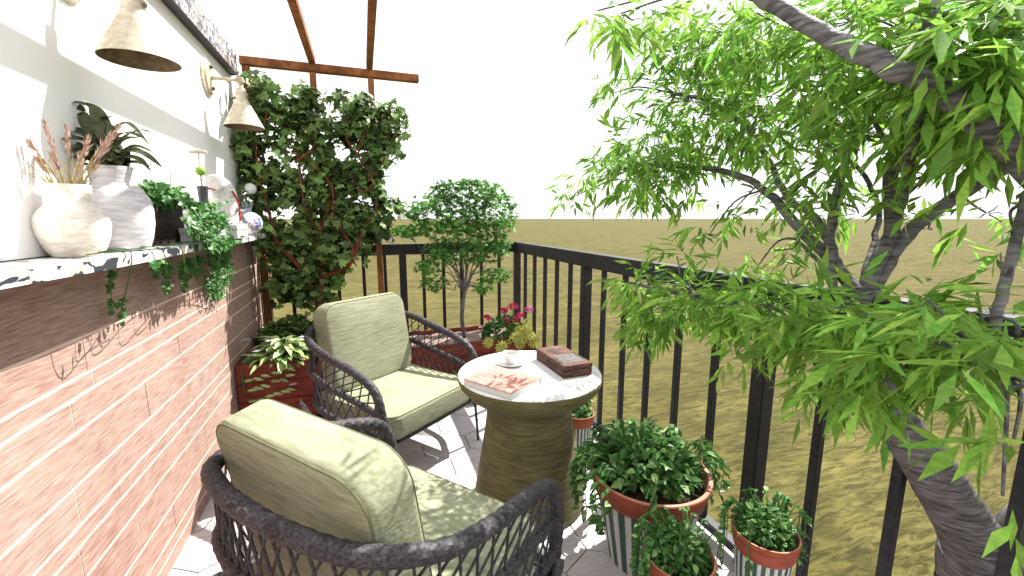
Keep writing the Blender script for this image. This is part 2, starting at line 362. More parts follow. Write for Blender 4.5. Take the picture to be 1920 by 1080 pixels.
n = len(edge); top = [(x, y, 1.249) for x, y in edge] + [(XL - .2, edge[-1][1], 1.249), (XL - .2, edge[0][1], 1.249)]
bot = [(x - .004, y, 1.221) for x, y in edge] + [(XL - .2, edge[-1][1], 1.221), (XL - .2, edge[0][1], 1.221)]
k = len(top)
ct.add(top + bot, [tuple(range(k)), tuple(range(2 * k - 1, k - 1, -1))] + [(i, i + k, (i + 1) % k + k, (i + 1) % k) for i in range(k)])
hwb(ct, 'countertop', M['marble'])
XU = -.802
b = MB(); b.box((XU - .3, -.9, 1.252), (XU, WE, 2.9)); hwb(b, 'upper_wall', M['plaster'])
b = MB(); b.box((-.801, -.9, 2.318), (-.752, 3.55, 2.462), 0, .002); hwb(b, 'fascia', M['fascia'])
b = MB(); b.box((-.801, -.9, 2.3135), (-.750, 3.55, 2.3175), 0); hwb(b, 'underside_shade', M['black'])  # thin black strip painted in as the shade along the fascia's underside

# ---------------------------------------------------------------- pergola
pg = thing('pergola', 'orange timber trellis frame at the end of the wall with overhead rafters', 'pergola', (-.3, 3.6, 0))
def pgb(mb, name, mat):
    o = mb.build(name, mat, smooth=False); o.parent = pg; o.matrix_parent_inverse = Matrix.Translation((.3, -3.6, 0)); return o
for x, w in ((-.712, .045), (-.288, .042), (.113, .044)):
    b = MB(); b.box((x - w / 2, 3.58, .001), (x + w / 2, 3.622, 2.398), 0, .003); pgb(b, 'post', M['woodv'])
b = MB(); b.box((-.745, 3.575, 2.40), (.47, 3.628, 2.455), 0, .003); pgb(b, 'crossbeam', M['wood'])
for x in (-.288, .108):
    b = MB(); b.box((x - .022, .2, 2.457), (x + .022, 3.64, 2.515), 0, .003); pgb(b, 'rafter', M['wood'])

# ---------------------------------------------------------------- railing
RX = 1.345; RYB = 3.75
def railing(name, label, a, b, posts, bars, drop_last=False):
    """a->b: floor points of the run"""
    a = Vector(a); b_ = Vector(b); d = (b_ - a); ln = d.length; d.normalize(); ang = atan2(d.y, d.x)
    t = thing(name, label, 'railing', a, ang, 'black metal railings round the terrace')
    m = MB(); m.box((-.035, -.034, 1.048), (ln + .035, .034, 1.138), 0, .005); m.build('top_rail', M['black'], t, smooth=False)
    m = MB(); m.box((0, -.02, .03), (ln, .02, .07), 0, .003); m.build('bottom_rail', M['black'], t, smooth=False)
    for s_ in posts:
        m = MB(); m.box((s_ - .029, -.029, .0), (s_ + .029, .029, 1.047), 0, .004); m.build('post', M['black'], t, smooth=False)
    for s_ in bars:
        m = MB(); m.box((s_ - .013, -.013, .0705), (s_ + .013, .013, 1.0475), 0, .002); m.build('baluster', M['black'], t, smooth=False)
    return t
posts = [0, 1.325, 2.65, 3.97]
bars = [i * .2205 for i in range(1, 20) if i % 6]
railing('railing', 'long black metal railing along the right side of the terrace behind the ivy pots', (RX, RYB, 0), (RX, -.85, 0), posts, bars)
bx = [1.169, .999, .813, .653, .478, .157, -.015, -.213, -.39, -.556]
railing('railing', 'short black metal railing across the far end behind the potted tree', (RX - .037, RYB, 0), (-.77, RYB, 0), [RX - .037 - .304, 2.05], [RX - .037 - q for q in bx])

# ---------------------------------------------------------------- wall lamps
def wall_lamp(y, z, label, s=1.0, tilt=0.0):
    t = thing('wall_lamp', label, 'lamp', (XU, y, z), 0, 'brass cone lamps on the white wall')
    ry = Matrix.Rotation(pi / 2, 3, 'Y')
    m = MB(); m.lathe([(.001, 0), (.098 * s, 0), (.098 * s, .008), (.088 * s, .014), (.084 * s, .014), (.078 * s, .022), (.03 * s, .024), (.001, .024)], (.001, 0, 0), 40, rot=ry, capb=False, capt=False)
    bp = m.build('backplate', M['brass'], t)
    for q in (-.055, .055):
        m = MB(); m.lathe([(.001, 0), (.009, 0), (.009, .014), (.001, .017)], (.024, 0, q * s), 12, rot=ry, capb=False, capt=False); m.build('screw', M['lampin'], bp)
    L_ = .168; K_ = .85
    m = MB(); m.tube([(.02, 0, 0), (L_ * .5, 0, 0), (L_, 0, 0)], [.011, .0085, .0085], 12); m.lathe([(.001, -.02), (.02, -.02), (.022, 0), (.02, .02), (.001, .02)], (L_, 0, 0), 20, rot=Matrix.Rotation(pi / 2, 3, 'X'), capb=False, capt=False)
    m.build('arm', M['brass'], t)
    rr = Matrix.Rotation(tilt, 3, 'Y')
    m = MB()
    m.lathe([(a_ * K_, b_ * K_) for a_, b_ in [(.008, -.02), (.008, -.045), (.026, -.05), (.03, -.058), (.032, -.078), (.037, -.08), (.037, -.086), (.035, -.118), (.041, -.12), (.041, -.127), (.122, -.285), (.1235, -.29), (.1205, -.29)]], (L_, 0, 0), 48, rot=rr, capb=True, capt=False)
    sh = m.build('lamp_shade', M['brass'], t)
    m = MB(); m.lathe([(a_ * K_, b_ * K_) for a_, b_ in [(.12, -.2895), (.039, -.13), (.001, -.128)]], (L_, 0, 0), 48, rot=rr, capb=False, capt=False); m.build('shade_lining', M['lampin'], sh)
    m = MB(); m.lathe([(a_ * K_, b_ * K_) for a_, b_ in [(.001, -.245), (.02, -.235), (.027, -.215), (.018, -.18), (.013, -.13)]], (L_, 0, 0), 20, rot=rr, capb=False, capt=False); m.build('bulb', M['china'], sh)
    m = MB(); m.lathe([(.001, 0), (.007, 0), (.007, .008), (.001, .01)], (L_ + .03, -.01, -.085), 10, rot=ry, capb=False, capt=False); m.build('knob', M['lampin'], sh)
    return t
wall_lamp(1.74, 2.085, 'large near brass cone wall lamp cut off by the top of the picture')
wall_lamp(3.02, 2.145, 'smaller far brass cone wall lamp with round backplate beside the climbing vine').scale = (1, 1, 1.06)

# ---------------------------------------------------------------- armchairs
def cushion(w, h, t, rc, re_, puff=.012, n=8):
    """rounded slab, w x h outline in local XY, thickness t along Z, centred"""
    def outline(ins, z):
        r = max(rc - ins, .012); a = w / 2 - ins - r; c = h / 2 - ins - r; pts = []
        for qi, (sx, sy) in enumerate(((1, 1), (-1, 1), (-1, -1), (1, -1))):
            for i in range(n + 1):
                an = pi / 2 * qi + pi / 2 * i / n
                pts.append(Vector((sx * a + r * cos(an), sy * c + r * sin(an), z)))
        # subdivide straight runs evenly enough by adding midpoints
        out = []
        for i, p in enumerate(pts):
            q = pts[(i + 1) % len(pts)]; out.append(p)
            if (q - p).length > .05:
                for k in range(1, 6): out.append(p.lerp(q, k / 6))
        return out
    rings = []; K = 5
    for sgn in (-1, 1):
        rr = []
        for i in range(K + 1):
            an = pi / 2 * i / K
            rr.append(outline(re_ * (1 - sin(an)) if sgn < 0 else re_ * (1 - cos(an)), sgn * (t / 2 - re_ * (cos(an) if 0 else 1)) + sgn * re_ * (cos(an) if sgn < 0 else sin(an))))
        rings += rr
    base = rings[-1]; base0 = rings[0]
    def shrink(ring, f, dz): return [Vector((p.x * f, p.y * f, p.z + dz)) for p in ring]
    rings = [shrink(base0, .3, -puff), shrink(base0, .7, -puff * .75), shrink(base0, .9, -puff * .3)] + rings + [shrink(base, .9, puff * .3), shrink(base, .7, puff * .75), shrink(base, .3, puff)]
    m = MB(); k = len(rings[0]); vs = [p for r in rings for p in r]
    fs = [(i * k + j, i * k + (j + 1) % k, (i + 1) * k + (j + 1) % k, (i + 1) * k + j) for i in range(len(rings) - 1) for j in range(k)]
    fs.append(tuple(range(k - 1, -1, -1))); fs.append(tuple((len(rings) - 1) * k + j for j in range(k)))
    m.add(vs, fs)
    pip = MB()
    for z in (-1, 1):
        loop = outline(re_ * .35, z * (t / 2 - re_ * .25)); pip.tube(loop + [loop[0]], .0032, 6, cap=False)
    return m, pip
def xform(m, mat):
    m.v = [tuple(mat @ Vector(p)) for p in m.v]; return m
def make_chair(label):
    t = thing('wicker_armchair', label, 'armchair', (0, 0, 0), 0, 'wicker armchairs at the round table')
    c, p = cushion(.63, .62, .125, .075, .022); mt = Matrix.Translation((0, .0, .35))
    s_ = xform(c, mt).build('seat_cushion', M['cushion'], t); xform(p, mt).build('piping', M['piping'], s_)
    c, p = cushion(.56, .49, .122, .085, .022)
    rot = Matrix.Rotation(radians(90 - 12), 4, 'X')   # local y -> up, z -> -y
    mt = Matrix.Translation((.0, -.245, .650)) @ Matrix.Rotation(radians(90 + 10), 4, 'X')
    s_ = xform(c, mt).build('back_cushion', M['cushion'], t); xform(p, mt).build('piping', M['piping'], s_)
    half = [(.352, .30, .30), (.358, .30, .44), (.362, .255, .565), (.37, .12, .63), (.376, -.08, .675), (.36, -.24, .72), (.27, -.35, .75), (.13, -.395, .765)]
    full = half + [(0, -.405, .768)] + [(-x, y, z) for x, y, z in reversed(half)]
    pathT = cr(full, 10)
    halfM = [(.358, .285, .445), (.368, .12, .48), (.376, -.08, .515), (.36, -.24, .55), (.27, -.35, .575), (.13, -.395, .585)]
    fullM = halfM + [(0, -.405, .588)] + [(-x, y, z) for x, y, z in reversed(halfM)]
    pathM = cr(fullM, 10)
    halfB = [(.352, .29, .315), (.362, .12, .33), (.37, -.08, .35), (.352, -.23, .37), (.265, -.34, .385), (.13, -.385, .39)]
    fullB = halfB + [(0, -.395, .39)] + [(-x, y, z) for x, y, z in reversed(halfB)]
    pathB = cr(fullB, 10)
    def rope(path, r, nm, sub=4):
        q = []
        for i in range(len(path) - 1):
            for k in range(sub): q.append(path[i].lerp(path[i + 1], k / sub))
        q.append(path[-1]); m = MB(); m.tube(q, r, 12, twist=40, amp=.14, lobes=4); return m.build(nm, M['wicker'], t)
    rope(pathT, .0205, 'top_rim'); rope(pathM, .016, 'middle_rim'); rope(pathB, .016, 'lower_rim')
    def arc(path, u):
        f = u * (len(path) - 1); i = min(int(f), len(path) - 2); return path[i].lerp(path[i + 1], f - i)
    tt = pathT[10:-10]
    N_ = 40
    for (A, B_, nm) in ((tt, pathM, 'upper_lattice'), (pathM, pathB, 'lower_lattice')):
        m = MB()
        for i in range(N_):
            u = (i + .5) / N_; v = (i + 2.1) / N_; w = (i - 1.1) / N_
            for q in (v, w):
                if 0 <= q <= 1:
                    a = arc(A, u); b_ = arc(B_, q); mid = a.lerp(b_, .5) + Vector((0, 0, 0))
                    m.tube([a, mid, b_], .0036, 5)
        m.build(nm, M['wicker'], t)
    # seat frame, legs, side loops
    m = MB(); ring = [(.35, .29, .275), (-.35, .29, .275), (-.35, -.29, .275), (.35, -.29, .275), (.35, .29, .275)]
    m.tube([Vector(a).lerp(Vector(b_), k / 12) for a, b_ in zip(ring, ring[1:]) for k in range(12)] + [Vector(ring[0])], .013, 8)
    for k in range(-4, 5): m.tube([(.35, k * .065, .276), (-.35, k * .065, .276)], .004, 5)
    m.build('seat_frame', M['black'], t)
    for sx in (-1, 1):
        for (y0, y1) in ((.285, .30), (-.285, -.33)):
            m = MB(); m.tube([(sx * .35, y0, .275), (sx * .36, y1, .0)], [.0085, .0075], 10); m.build('leg', M['black'], t)
        lp = cr([(sx * .37, -.33, .36), (sx * .40, -.30, .2), (sx * .39, -.12, .14), (sx * .385, .1, .17), (sx * .38, .24, .27), (sx * .375, .285, .31)], 10)
        rope(lp, .017, 'side_loop', 2)
        m = MB()
        for k in range(13):
            u = k / 12; a = Vector((sx * .375, -.34, .385)).lerp(Vector((sx * .385, -.28, .37)), u); e = Vector((sx * .392, -.30, .05)).lerp(Vector((sx * .40, .10, .165)), u)
            m.tube([a, a.lerp(e, .5) + Vector((sx * .012, 0, .01)), e], .0045, 5, m=0)
        m.build('woven_fan', M['silverwick'], t)
    return t
F1 = Vector((.616, -.788, 0)); L1 = Vector((.788, .616, 0))
ch = make_chair('wicker armchair facing the camera on the far side of the round table')
ch.location = (.135, 2.40, 0); ch.rotation_euler = (0, 0, atan2(F1.y, F1.x) - pi / 2)
c2 = copy_tree(ch); c2['label'] = 'wicker armchair seen from behind in the foreground, nearest the camera'
c2.location = (.062, 1.165, 0); c2.rotation_euler = (0, 0, atan2(.64, .77) - pi / 2)

# ---------------------------------------------------------------- round table and what stands on it
TC = Vector((.70, 1.775, 0)); TZ = .642
t = thing('round_table', 'round pedestal table of olive concrete with a white stone top', 'table', TC)
m = MB(); m.lathe([(.001, .001), (.262, .001), (.268, .012), (.262, .05), (.235, .22), (.212, .36), (.2, .455), (.197, .485), (.203, .505), (.235, .525), (.29, .560), (.325, .60), (.336, .628), (.334, .638), (.001, .638)], n=72, capb=False, capt=False)
m.build('pedestal', M['olive'], t)
m = MB(); m.lathe([(.001, .6385), (.329, .6385), (.331, .641), (.328, .6425), (.001, .6425)], n=72, capb=False, capt=False); m.build('table_top', M['ttop'], t)
ZT = .643
def quadbox(name, pts, z0, z1):
    """4 floor corners -> oriented box frame"""
    P = [Vector((p.x, p.y, 0)) for p in pts]; c = sum(P, Vector()) / 4
    e = ((P[1] - P[0]) + (P[2] - P[3])) / 2; w = ((P[3] - P[0]) + (P[2] - P[1])) / 2
    return c, atan2(e.y, e.x), e.length, w.length
bc = [at(877, 712, Z=.672), at(965, 740, Z=.672), at(1008, 707, Z=.672), at(918, 683, Z=.672)]
c, ang, ex, ey = quadbox('b', bc, 0, 0)
t = thing('book', 'thick closed book with a faded red cover lying on the round table', 'book', (c.x, c.y, ZT), ang)
m = MB(); m.box((-ex / 2, -ey / 2, .0262), (ex / 2, ey / 2, .0295), 0, .001); m.build('front_cover', M['redcover'], t, smooth=False)
m = MB(); m.box((-ex / 2, -ey / 2, .0003), (ex / 2, ey / 2, .0033), 0, .001); m.build('back_cover', M['card'], t, smooth=False)
m = MB(); m.box((-ex / 2 + .003, -ey / 2 + .004, .0034), (ex / 2 - .003, ey / 2 - .004, .0261)); m.build('pages', M['paper'], t, smooth=False)
m = MB(); m.box((-ex / 2, ey / 2 - .0035, .0034), (ex / 2, ey / 2, .0261)); m.build('spine', M['redcover'], t, smooth=False)
bc = [at(1014, 653, Z=.702), at(1062, 693, Z=.702), at(1107, 675, Z=.702), at(1043, 645, Z=.702)]
c, ang, ex, ey = quadbox('b', bc, 0, 0); ex *= .97
t = thing('wooden_box', 'dark walnut lidded box with a grey inlay beside the teacup', 'box', (c.x, c.y, ZT), ang)
m = MB(); m.box((-ex / 2, -ey / 2, .0003), (ex / 2, ey / 2, .036), 0, .002); m.build('box_body', M['walnut'], t, smooth=False)
m = MB(); m.box((-ex / 2 - .002, -ey / 2 - .002, .0375), (ex / 2 + .002, ey / 2 + .002, .058), 0, .003); ld = m.build('lid', M['walnut'], t, smooth=False)
m = MB(); m.box((-ex * .02, -ey / 2 + .018, .058), (ex * .40, ey / 2 - .018, .0592)); m.build('inlay', M['slate'], ld, smooth=False)
m = MB()
for q in (-.35, -.26): m.box((ex * q, -ey / 2 + .012, .058), (ex * q + .006, ey / 2 - .012, .0595))
m.build('inlay_strip', M['slate'], ld, smooth=False)
m = MB(); m.box((-ex * .1, -ey / 2 - .006, .028), (-ex * .1 + .018, -ey / 2 - .0023, .05), 0, .001); m.build('clasp', M['slate'], t, smooth=False)
sp = at(957, 681, Z=.65)
m = MB(); m.lathe([(.001, .001), (.032, .001), (.036, .004), (.062, .011), (.070, .014), (.0695, .0165), (.06, .0135), (.036, .0075), (.001, .007)], n=48, capb=False, capt=False)
o = m.build('saucer', M['china'], loc=None); o.location = (sp.x, sp.y, ZT); tag(o, 'pale china saucer holding the teacup on the round table', 'saucer')
t = thing('teacup', 'small pale china teacup standing on its saucer', 'cup', (sp.x, sp.y, ZT + .0078))
m = MB(); m.lathe([(.001, .0005), (.020, .0005), (.021, .004), (.019, .007), (.029, .018), (.036, .036), (.040, .050), (.0425, .054), (.041, .0545), (.037, .048), (.033, .034), (.026, .016), (.001, .011)], n=40, capb=False, capt=False); m.build('cup_body', M['china'], t)
m = MB(); m.lathe([(.001, .037), (.0335, .037)], n=32, capb=False, capt=False); m.build('tea', M['tea'], t)
m = MB(); hp = cr([(-.036, 0, .044), (-.052, 0, .046), (-.057, 0, .034), (-.048, 0, .022), (-.031, 0, .02)], 6); m.tube(hp, .003, 8); hd = m.build('handle', M['china'], t); t.rotation_euler = (0, 0, radians(200))

# ---------------------------------------------------------------- planters
def planter(name, label, x0, x1, y0, y1, h, soil, mat='planter'):
    t = thing(name, label, 'planter', ((x0 + x1) / 2, (y0 + y1) / 2, 0)); w = (x1 - x0) / 2; d = (y1 - y0) / 2; k = .022
    m = MB()
    for i in range(4):
        a = .004 + i * (h - .004) / 4; b_ = .004 + (i + 1) * (h - .004) / 4 - .0025
        m.box((-w, -d, a), (w, -d + k, b_), 0, .0025); m.box((-w, d - k, a), (w, d, b_), 0, .0025)
        m.box((-w, -d + k + .0005, a), (-w + k, d - k - .0005, b_), 0, .0025); m.box((w - k, -d + k + .0005, a), (w, d - k - .0005, b_), 0, .0025)
    m.build('planter_box', M[mat], t, smooth=False)
    m = MB(); nx, ny = 26, 12
    vs = [(-w + k + (2 * w - 2 * k) * i / nx, -d + k + (2 * d - 2 * k) * j / ny, h - .035 + R.uniform(-.006, .008)) for j in range(ny + 1) for i in range(nx + 1)]
    m.add(vs, [(j * (nx + 1) + i, j * (nx + 1) + i + 1, (j + 1) * (nx + 1) + i + 1, (j + 1) * (nx + 1) + i) for j in range(ny) for i in range(nx)])
    m.build('soil', M[soil], t)
    return t
planter('planter', 'deep red timber planter against the tiled wall full of pale hosta leaves', -.768, -.29, 2.84, 3.54, .485, 'dsoil')
planter('planter', 'long low red timber planter in the far railing corner with pinkish grit', -.27, 1.27, 3.13, 3.62, .405, 'soil')

# ---------------------------------------------------------------- foliage helpers
def stem_tube(m, pts, r0, r1, n=6, sub=4, mi=0):
    q = cr(pts, sub); m.tube(q, [r0 + (r1 - r0) * i / (len(q) - 1) for i in range(len(q))], n, m=mi)
def lobed(m, p, d, up, s, mi=0):
    """broad lobed leaf: three to five overlapping folded lobes"""
    d = d.normalized(); side = d.cross(up); side = side.normalized() if side.length > 1e-4 else d.orthogonal().normalized()
    nn = side.cross(d)
    def P(a, b_, c=0): return p + d * (a * s) + side * (b_ * s) + nn * (c * s)
    m.add([P(0, 0), P(-.12, .3, .06), P(.15, .5, .02), P(.35, .34, .07), P(.66, .40, .0), P(.7, .16, .06), P(1, 0, -.18), P(.7, -.16, .06), P(.66, -.40, .0), P(.35, -.34, .07), P(.15, -.5, .02), P(-.12, -.3, .06), P(.4, 0, -.03)],
          [(12, i, i + 1) for i in range(0, 11)] + [(12, 11, 0)], mi)
def pip_poly(x, y, poly):
    c = False; n = len(poly); j = n - 1
    for i in range(n):
        xi, yi = poly[i]; xj, yj = poly[j]
        if (yi > y) != (yj > y) and x < (xj - xi) * (y - yi) / (yj - yi) + xi: c = not c
        j = i
    return c

# climbing vine on the trellis
vt = thing('climbing_vine', 'dense dark green climbing vine with red stems on the timber trellis', 'climbing plant', (-.4, 3.4, .45))
outl = [(455, 165), (475, 150), (500, 165), (530, 180), (560, 165), (585, 172), (595, 205), (625, 180), (655, 172), (690, 185), (705, 200), (740, 195), (748, 230), (742, 290), (720, 320), (700, 350), (735, 370), (752, 390), (720, 425), (705, 470), (660, 480), (640, 500), (600, 570), (560, 560), (520, 540), (515, 480), (480, 450), (452, 400), (448, 300), (452, 220)]
outw = [(lambda p: (p.x, p.z))(at(x, y, Y=3.52)) for x, y in outl]
holes = [(at(526, 290, Y=3.52), .065), (at(545, 398, Y=3.52), .075), (at(638, 285, Y=3.52), .07), (at(680, 285, Y=3.52), .04), (at(513, 183, Y=3.52), .03), (at(615, 205, Y=3.52), .035), (at(665, 370, Y=3.52), .035), (at(602, 400, Y=3.52), .03), (at(725, 345, Y=3.52), .05), (at(500, 345, Y=3.52), .02)]
xs = [p[0] for p in outw]; zs = [p[1] for p in outw]
m = MB(); cnt = 0; cl = []
while len(cl) < 390:
    x = R.uniform(min(xs), max(xs)); z = R.uniform(min(zs), max(zs))
    if not pip_poly(x, z, outw): continue
    if any((Vector((x, 0, z)) - Vector((h[0].x, 0, h[0].z))).length < h[1] * 1.25 for h in holes): continue
    cl.append((x, z))
for (x, z) in cl:
    c = Vector((x, 3.5 + R.uniform(-.11, .11), z))
    for k in range(R.randint(10, 16)):
        p = c + Vector((R.gauss(0, .036), R.gauss(0, .04), R.gauss(0, .036)))
        if any((Vector((p.x, 0, p.z)) - Vector((h[0].x, 0, h[0].z))).length < h[1] * .8 for h in holes): continue
        d = Vector((R.uniform(-1, 1), R.uniform(-1, .4), R.uniform(-1.3, .5))); up = Vector((R.uniform(-.5, .7), -.6, 1)) + rv(.4)
        lobed(m, p, d, up, R.uniform(.042, .078))
m.build('foliage', M['vineleaf'], vt).matrix_parent_inverse = Matrix.Translation((.4, -3.4, -.45))
m = MB()
def P_(x, y, Y): return at(x, y, Y=Y)
for pts, r0, r1 in (([(598, 640, 3.3), (600, 560, 3.38), (604, 500, 3.45), (600, 440, 3.42), (618, 380, 3.4), (600, 330, 3.5), (610, 250, 3.5)], .026, .006),
                    ([(603, 520, 3.42), (650, 500, 3.38), (668, 470, 3.38), (685, 420, 3.4), (705, 405, 3.38), (700, 340, 3.4), (672, 290, 3.4), (690, 240, 3.4)], .015, .005),
                    ([(598, 560, 3.4), (560, 500, 3.4), (520, 455, 3.38), (505, 400, 3.4), (485, 330, 3.4), (478, 260, 3.42)], .017, .005),
                    ([(600, 440, 3.42), (570, 380, 3.37), (560, 300, 3.38), (535, 220, 3.42)], .010, .004),
                    ([(652, 505, 3.36), (662, 470, 3.36), (640, 430, 3.36), (625, 400, 3.36), (622, 350, 3.36), (590, 310, 3.36)], .012, .004),
                    ([(485, 250, 3.4), (500, 215, 3.4), (482, 180, 3.4)], .008, .003), ([(690, 340, 3.37), (720, 300, 3.38), (735, 260, 3.4)], .008, .003),
                    ([(672, 290, 3.38), (650, 260, 3.38), (655, 220, 3.4)], .007, .003), ([(560, 300, 3.36), (590, 270, 3.36), (580, 225, 3.4)], .007, .003),
                    ([(700, 345, 3.35), (680, 360, 3.35), (660, 330, 3.36)], .008, .003)):
    stem_tube(m, [P_(*q) for q in pts], r0, r1, 7, 6)
m.build('stem', M['redstem'], vt).matrix_parent_inverse = Matrix.Translation((.4, -3.4, -.45))

# low dark bush behind the hostas
def bush(name, label, cat, c, rx, ry, rz, n, s, mat, leaf='blade', ratio=.5, down=.2, group=None, extra=None, lo=.35):
    t = thing(name, label, cat, c, 0, group); m = MB()
    for i in range(n):
        u = unit(); q = R.uniform(lo, 1) ** .6
        if u.z < -.25: u.z *= -.5
        p = Vector((u.x * rx * q, u.y * ry * q, u.z * rz * q))
        d = Vector((u.x, u.y, u.z * .6 - down)) + rv(.7); up = Vector((0, 0, 1)) + rv(.6)
        ss = s * R.uniform(.6, 1.25)
        mi = 1 if extra and R.random() < .16 else 0
        if leaf == 'blade': m.blade(p, d, up, ss, ss * ratio, R.uniform(.1, .4), mi)
        elif leaf == 'simple': m.blade(p, d, up, ss, ss * ratio, R.uniform(.1, .4), mi, simple=True)
        else: lobed(m, p, d, up, ss, mi)
    m.build('foliage', [M[mat], M[extra]] if extra else M[mat], t)
    m = MB()
    for i in range(14):
        u = unit(); u.z = abs(u.z); stem_tube(m, [(0, 0, -.02), (u.x * rx * .4, u.y * ry * .4, u.z * rz * .5), (u.x * rx * .8, u.y * ry * .8, u.z * rz * .8)], .004, .002, 5, 3)
    m.build('stem', M['ivy'] if mat != 'vineleaf' else M['redstem'], t)
    return t
bush('leafy_bush', 'low dark green bush at the foot of the climbing vine', 'bush', (-.50, 3.36, .47), .25, .16, .17, 1300, .055, 'vineleaf', 'lobed')

# hosta with pale leaves, white star flowers, runners over the planter front
ht = thing('hosta', 'pale variegated hosta with white star flowers in the deep red planter', 'plant', (-.53, 2.97, .455))
m = MB()
for i in range(230):
    a = R.uniform(0, 2 * pi); q = R.uniform(.0, 1)
    p = Vector((cos(a) * .19 * q, sin(a) * .10 * q, R.uniform(.02, .13) * (1.2 - q)))
    d = Vector((cos(a), sin(a) * .8, R.uniform(-.1, .5))) + rv(.25); s = R.uniform(.07, .125)
    m.blade(p, d, Vector((0, 0, 1)) + rv(.25), s, s * .42, R.uniform(.25, .6))
for i in range(3):
    y = -.145 - .004 * i
    for k in range(6):
        x = -.19 + .045 * k + R.uniform(-.01, .01); z = [-.07, -.125, -.2][i] + .012 * k + R.uniform(-.006, .006)
        m.blade(Vector((x, y, z)), Vector((1, -.25, R.uniform(-.3, .3))), Vector((0, -1, .6)), .06, .02, .1)
o1 = m.build('leaves', M['hosta'], ht)
m = MB()
for i in range(3): stem_tube(m, [(-.2, -.12, .02), (-.2, -.142, -.03 - i * .04), (-.16, -.144, -.08 - i * .055), (.06, -.144, [-.03, -.06, -.13][i])], .003, .002, 5, 5)
m.build('stem', M['ivy'], ht)
m = MB()
for q in ((-.19, -.02, .15), (-.06, -.05, .14), (.12, .02, .13), (.20, .06, .17), (.07, -.16, -.12), (.15, .22, .2), (-.12, -.12, .1)):
    q = Vector(q)
    m = MB()
    for k in range(7): m.blade(q, Vector((cos(k * .9), sin(k * .9) * .8, .35)), Vector((0, 0, 1)), .028, .011, .1)
    m.build('flower', M['white_petal'], ht)

# small tree
def palm(m, p, d, s, nl=5, w=.17, spread=1.0, mi=0):
    """palmate leaf of slender leaflets hanging from p"""
    d = d.normalized(); side = d.cross(Vector((0, 0, 1)) + rv(.5)); side = side.normalized() if side.length > 1e-3 else d.orthogonal().normalized()
    nn = side.cross(d)
    for k in range(nl):
        a = (k - (nl - 1) / 2) * spread * .38
        dd = (d * cos(a) + side * sin(a)) + Vector((0, 0, -.25)) + rv(.10)
        m.blade(p, dd, nn + rv(.2), s * (1 - .25 * abs(a)) * R.uniform(.85, 1.1), s * w * R.uniform(.8, 1.2), .15, mi, simple=True, fold=.2)
st = thing('small_tree', 'small airy green maple tree growing from the low red planter', 'tree', (.75, 3.38, .37))
TB = Vector((.75, 3.38, .37))
def stpart(m, nm, mat):
    o = m.build(nm, mat, st); o.matrix_parent_inverse = Matrix.Translation(-TB)
m = MB(); tw = MB()
fork = at(872, 545, Y=3.36)
stem_tube(m, [TB, at(866, 600, Y=3.36), at(868, 570, Y=3.36), fork], .018, .014, 8)
blobs = [(868, 360, 55, 25), (820, 375, 40, 26), (915, 362, 35, 22), (850, 405, 65, 30), (910, 400, 45, 30), (795, 425, 42, 16), (760, 433, 26, 12), (935, 425, 30, 20), (870, 445, 60, 28), (820, 470, 28, 26), (925, 462, 35, 30), (955, 408, 20, 14), (805, 500, 26, 16), (815, 530, 26, 14), (930, 515, 30, 16), (905, 535, 22, 14), (870, 480, 50, 16), (955, 385, 14, 10), (940, 368, 22, 8), (790, 385, 22, 10), (835, 345, 18, 8), (880, 340, 22, 6), (775, 400, 18, 8)]
cm = MB()
for (x, y, rx, ry) in blobs:
    Y = R.uniform(3.28, 3.5) if y > 400 else R.uniform(3.25, 3.55)
    c = at(x, y, Y=Y); sc = (c - Vector((0, 0, H))).length / FPX
    mid = fork.lerp(c, .5) + Vector((0, 0, -.02)) + rv(.02)
    stem_tube(m, [fork - Vector((0, 0, .02)), fork.lerp(c, .22) + Vector((R.uniform(-.02, .02), 0, .035)), mid + rv(.02), c], .0062, .002, 5, 5)
    npx = int(rx * ry * .045) + 8
    for k in range(int(npx * 3.0)):
        u = unit() * R.uniform(.1, 1) ** .5
        p = c + Vector((u.x * rx * sc, u.y * min(rx * sc, .16), u.z * ry * sc))
        if R.random() < .15: m.tube([mid.lerp(c, .7), p], .0012, 4)
        palm(cm, p, Vector((u.x * 1.2, u.y, -.25)) + rv(.5), R.uniform(.034, .054), 6, .24, 1.3)
stpart(m, 'trunk', M['bark']); stpart(cm, 'crown', M['acer'])

# geranium and yellow-leaved plant
gt = thing('geranium', 'magenta geranium in flower behind the round table', 'flower', (1.06, 3.24, .37))
GB = Vector((1.06, 3.24, .37)); m = MB(); s_ = MB(); fl_ = MB(); wf = MB()
for i in range(260):
    u = unit(); p = Vector((u.x * .16 - .01, u.y * .09, abs(u.z) * .16 + .02)); lobed(m, p, u + rv(.5), Vector((0, -.4, 1)) + rv(.4), R.uniform(.03, .052))
for (x, y, r) in ((913, 596, .030), (945, 583, .03), (962, 575, .042), (975, 592, .034), (966, 600, .03), (992, 580, .032), (950, 600, .022)):
    c = at(x, y, Y=3.2) - GB
    stem_tube(s_, [(c.x * .5, 0, 0), (c.x * .8, c.y * .6, c.z * .6), c], .003, .002, 5, 4); fl_ = MB()
    for k in range(34):
        u = unit(); u.z = abs(u.z) * .9 - .2; q = c + u * r
        for j in range(4):
            a = j * 1.57 + k; tvec = u.orthogonal().normalized(); bvec = u.cross(tvec)
            fl_.blade(q, tvec * cos(a) + bvec * sin(a) + u * .3, u, .016, .015, .1, 1 if (x > 985 and R.random() < .6) or R.random() < .12 else 0, simple=True)
    fl_.build('flower_head', [M['pink'], M['lilac']], gt)
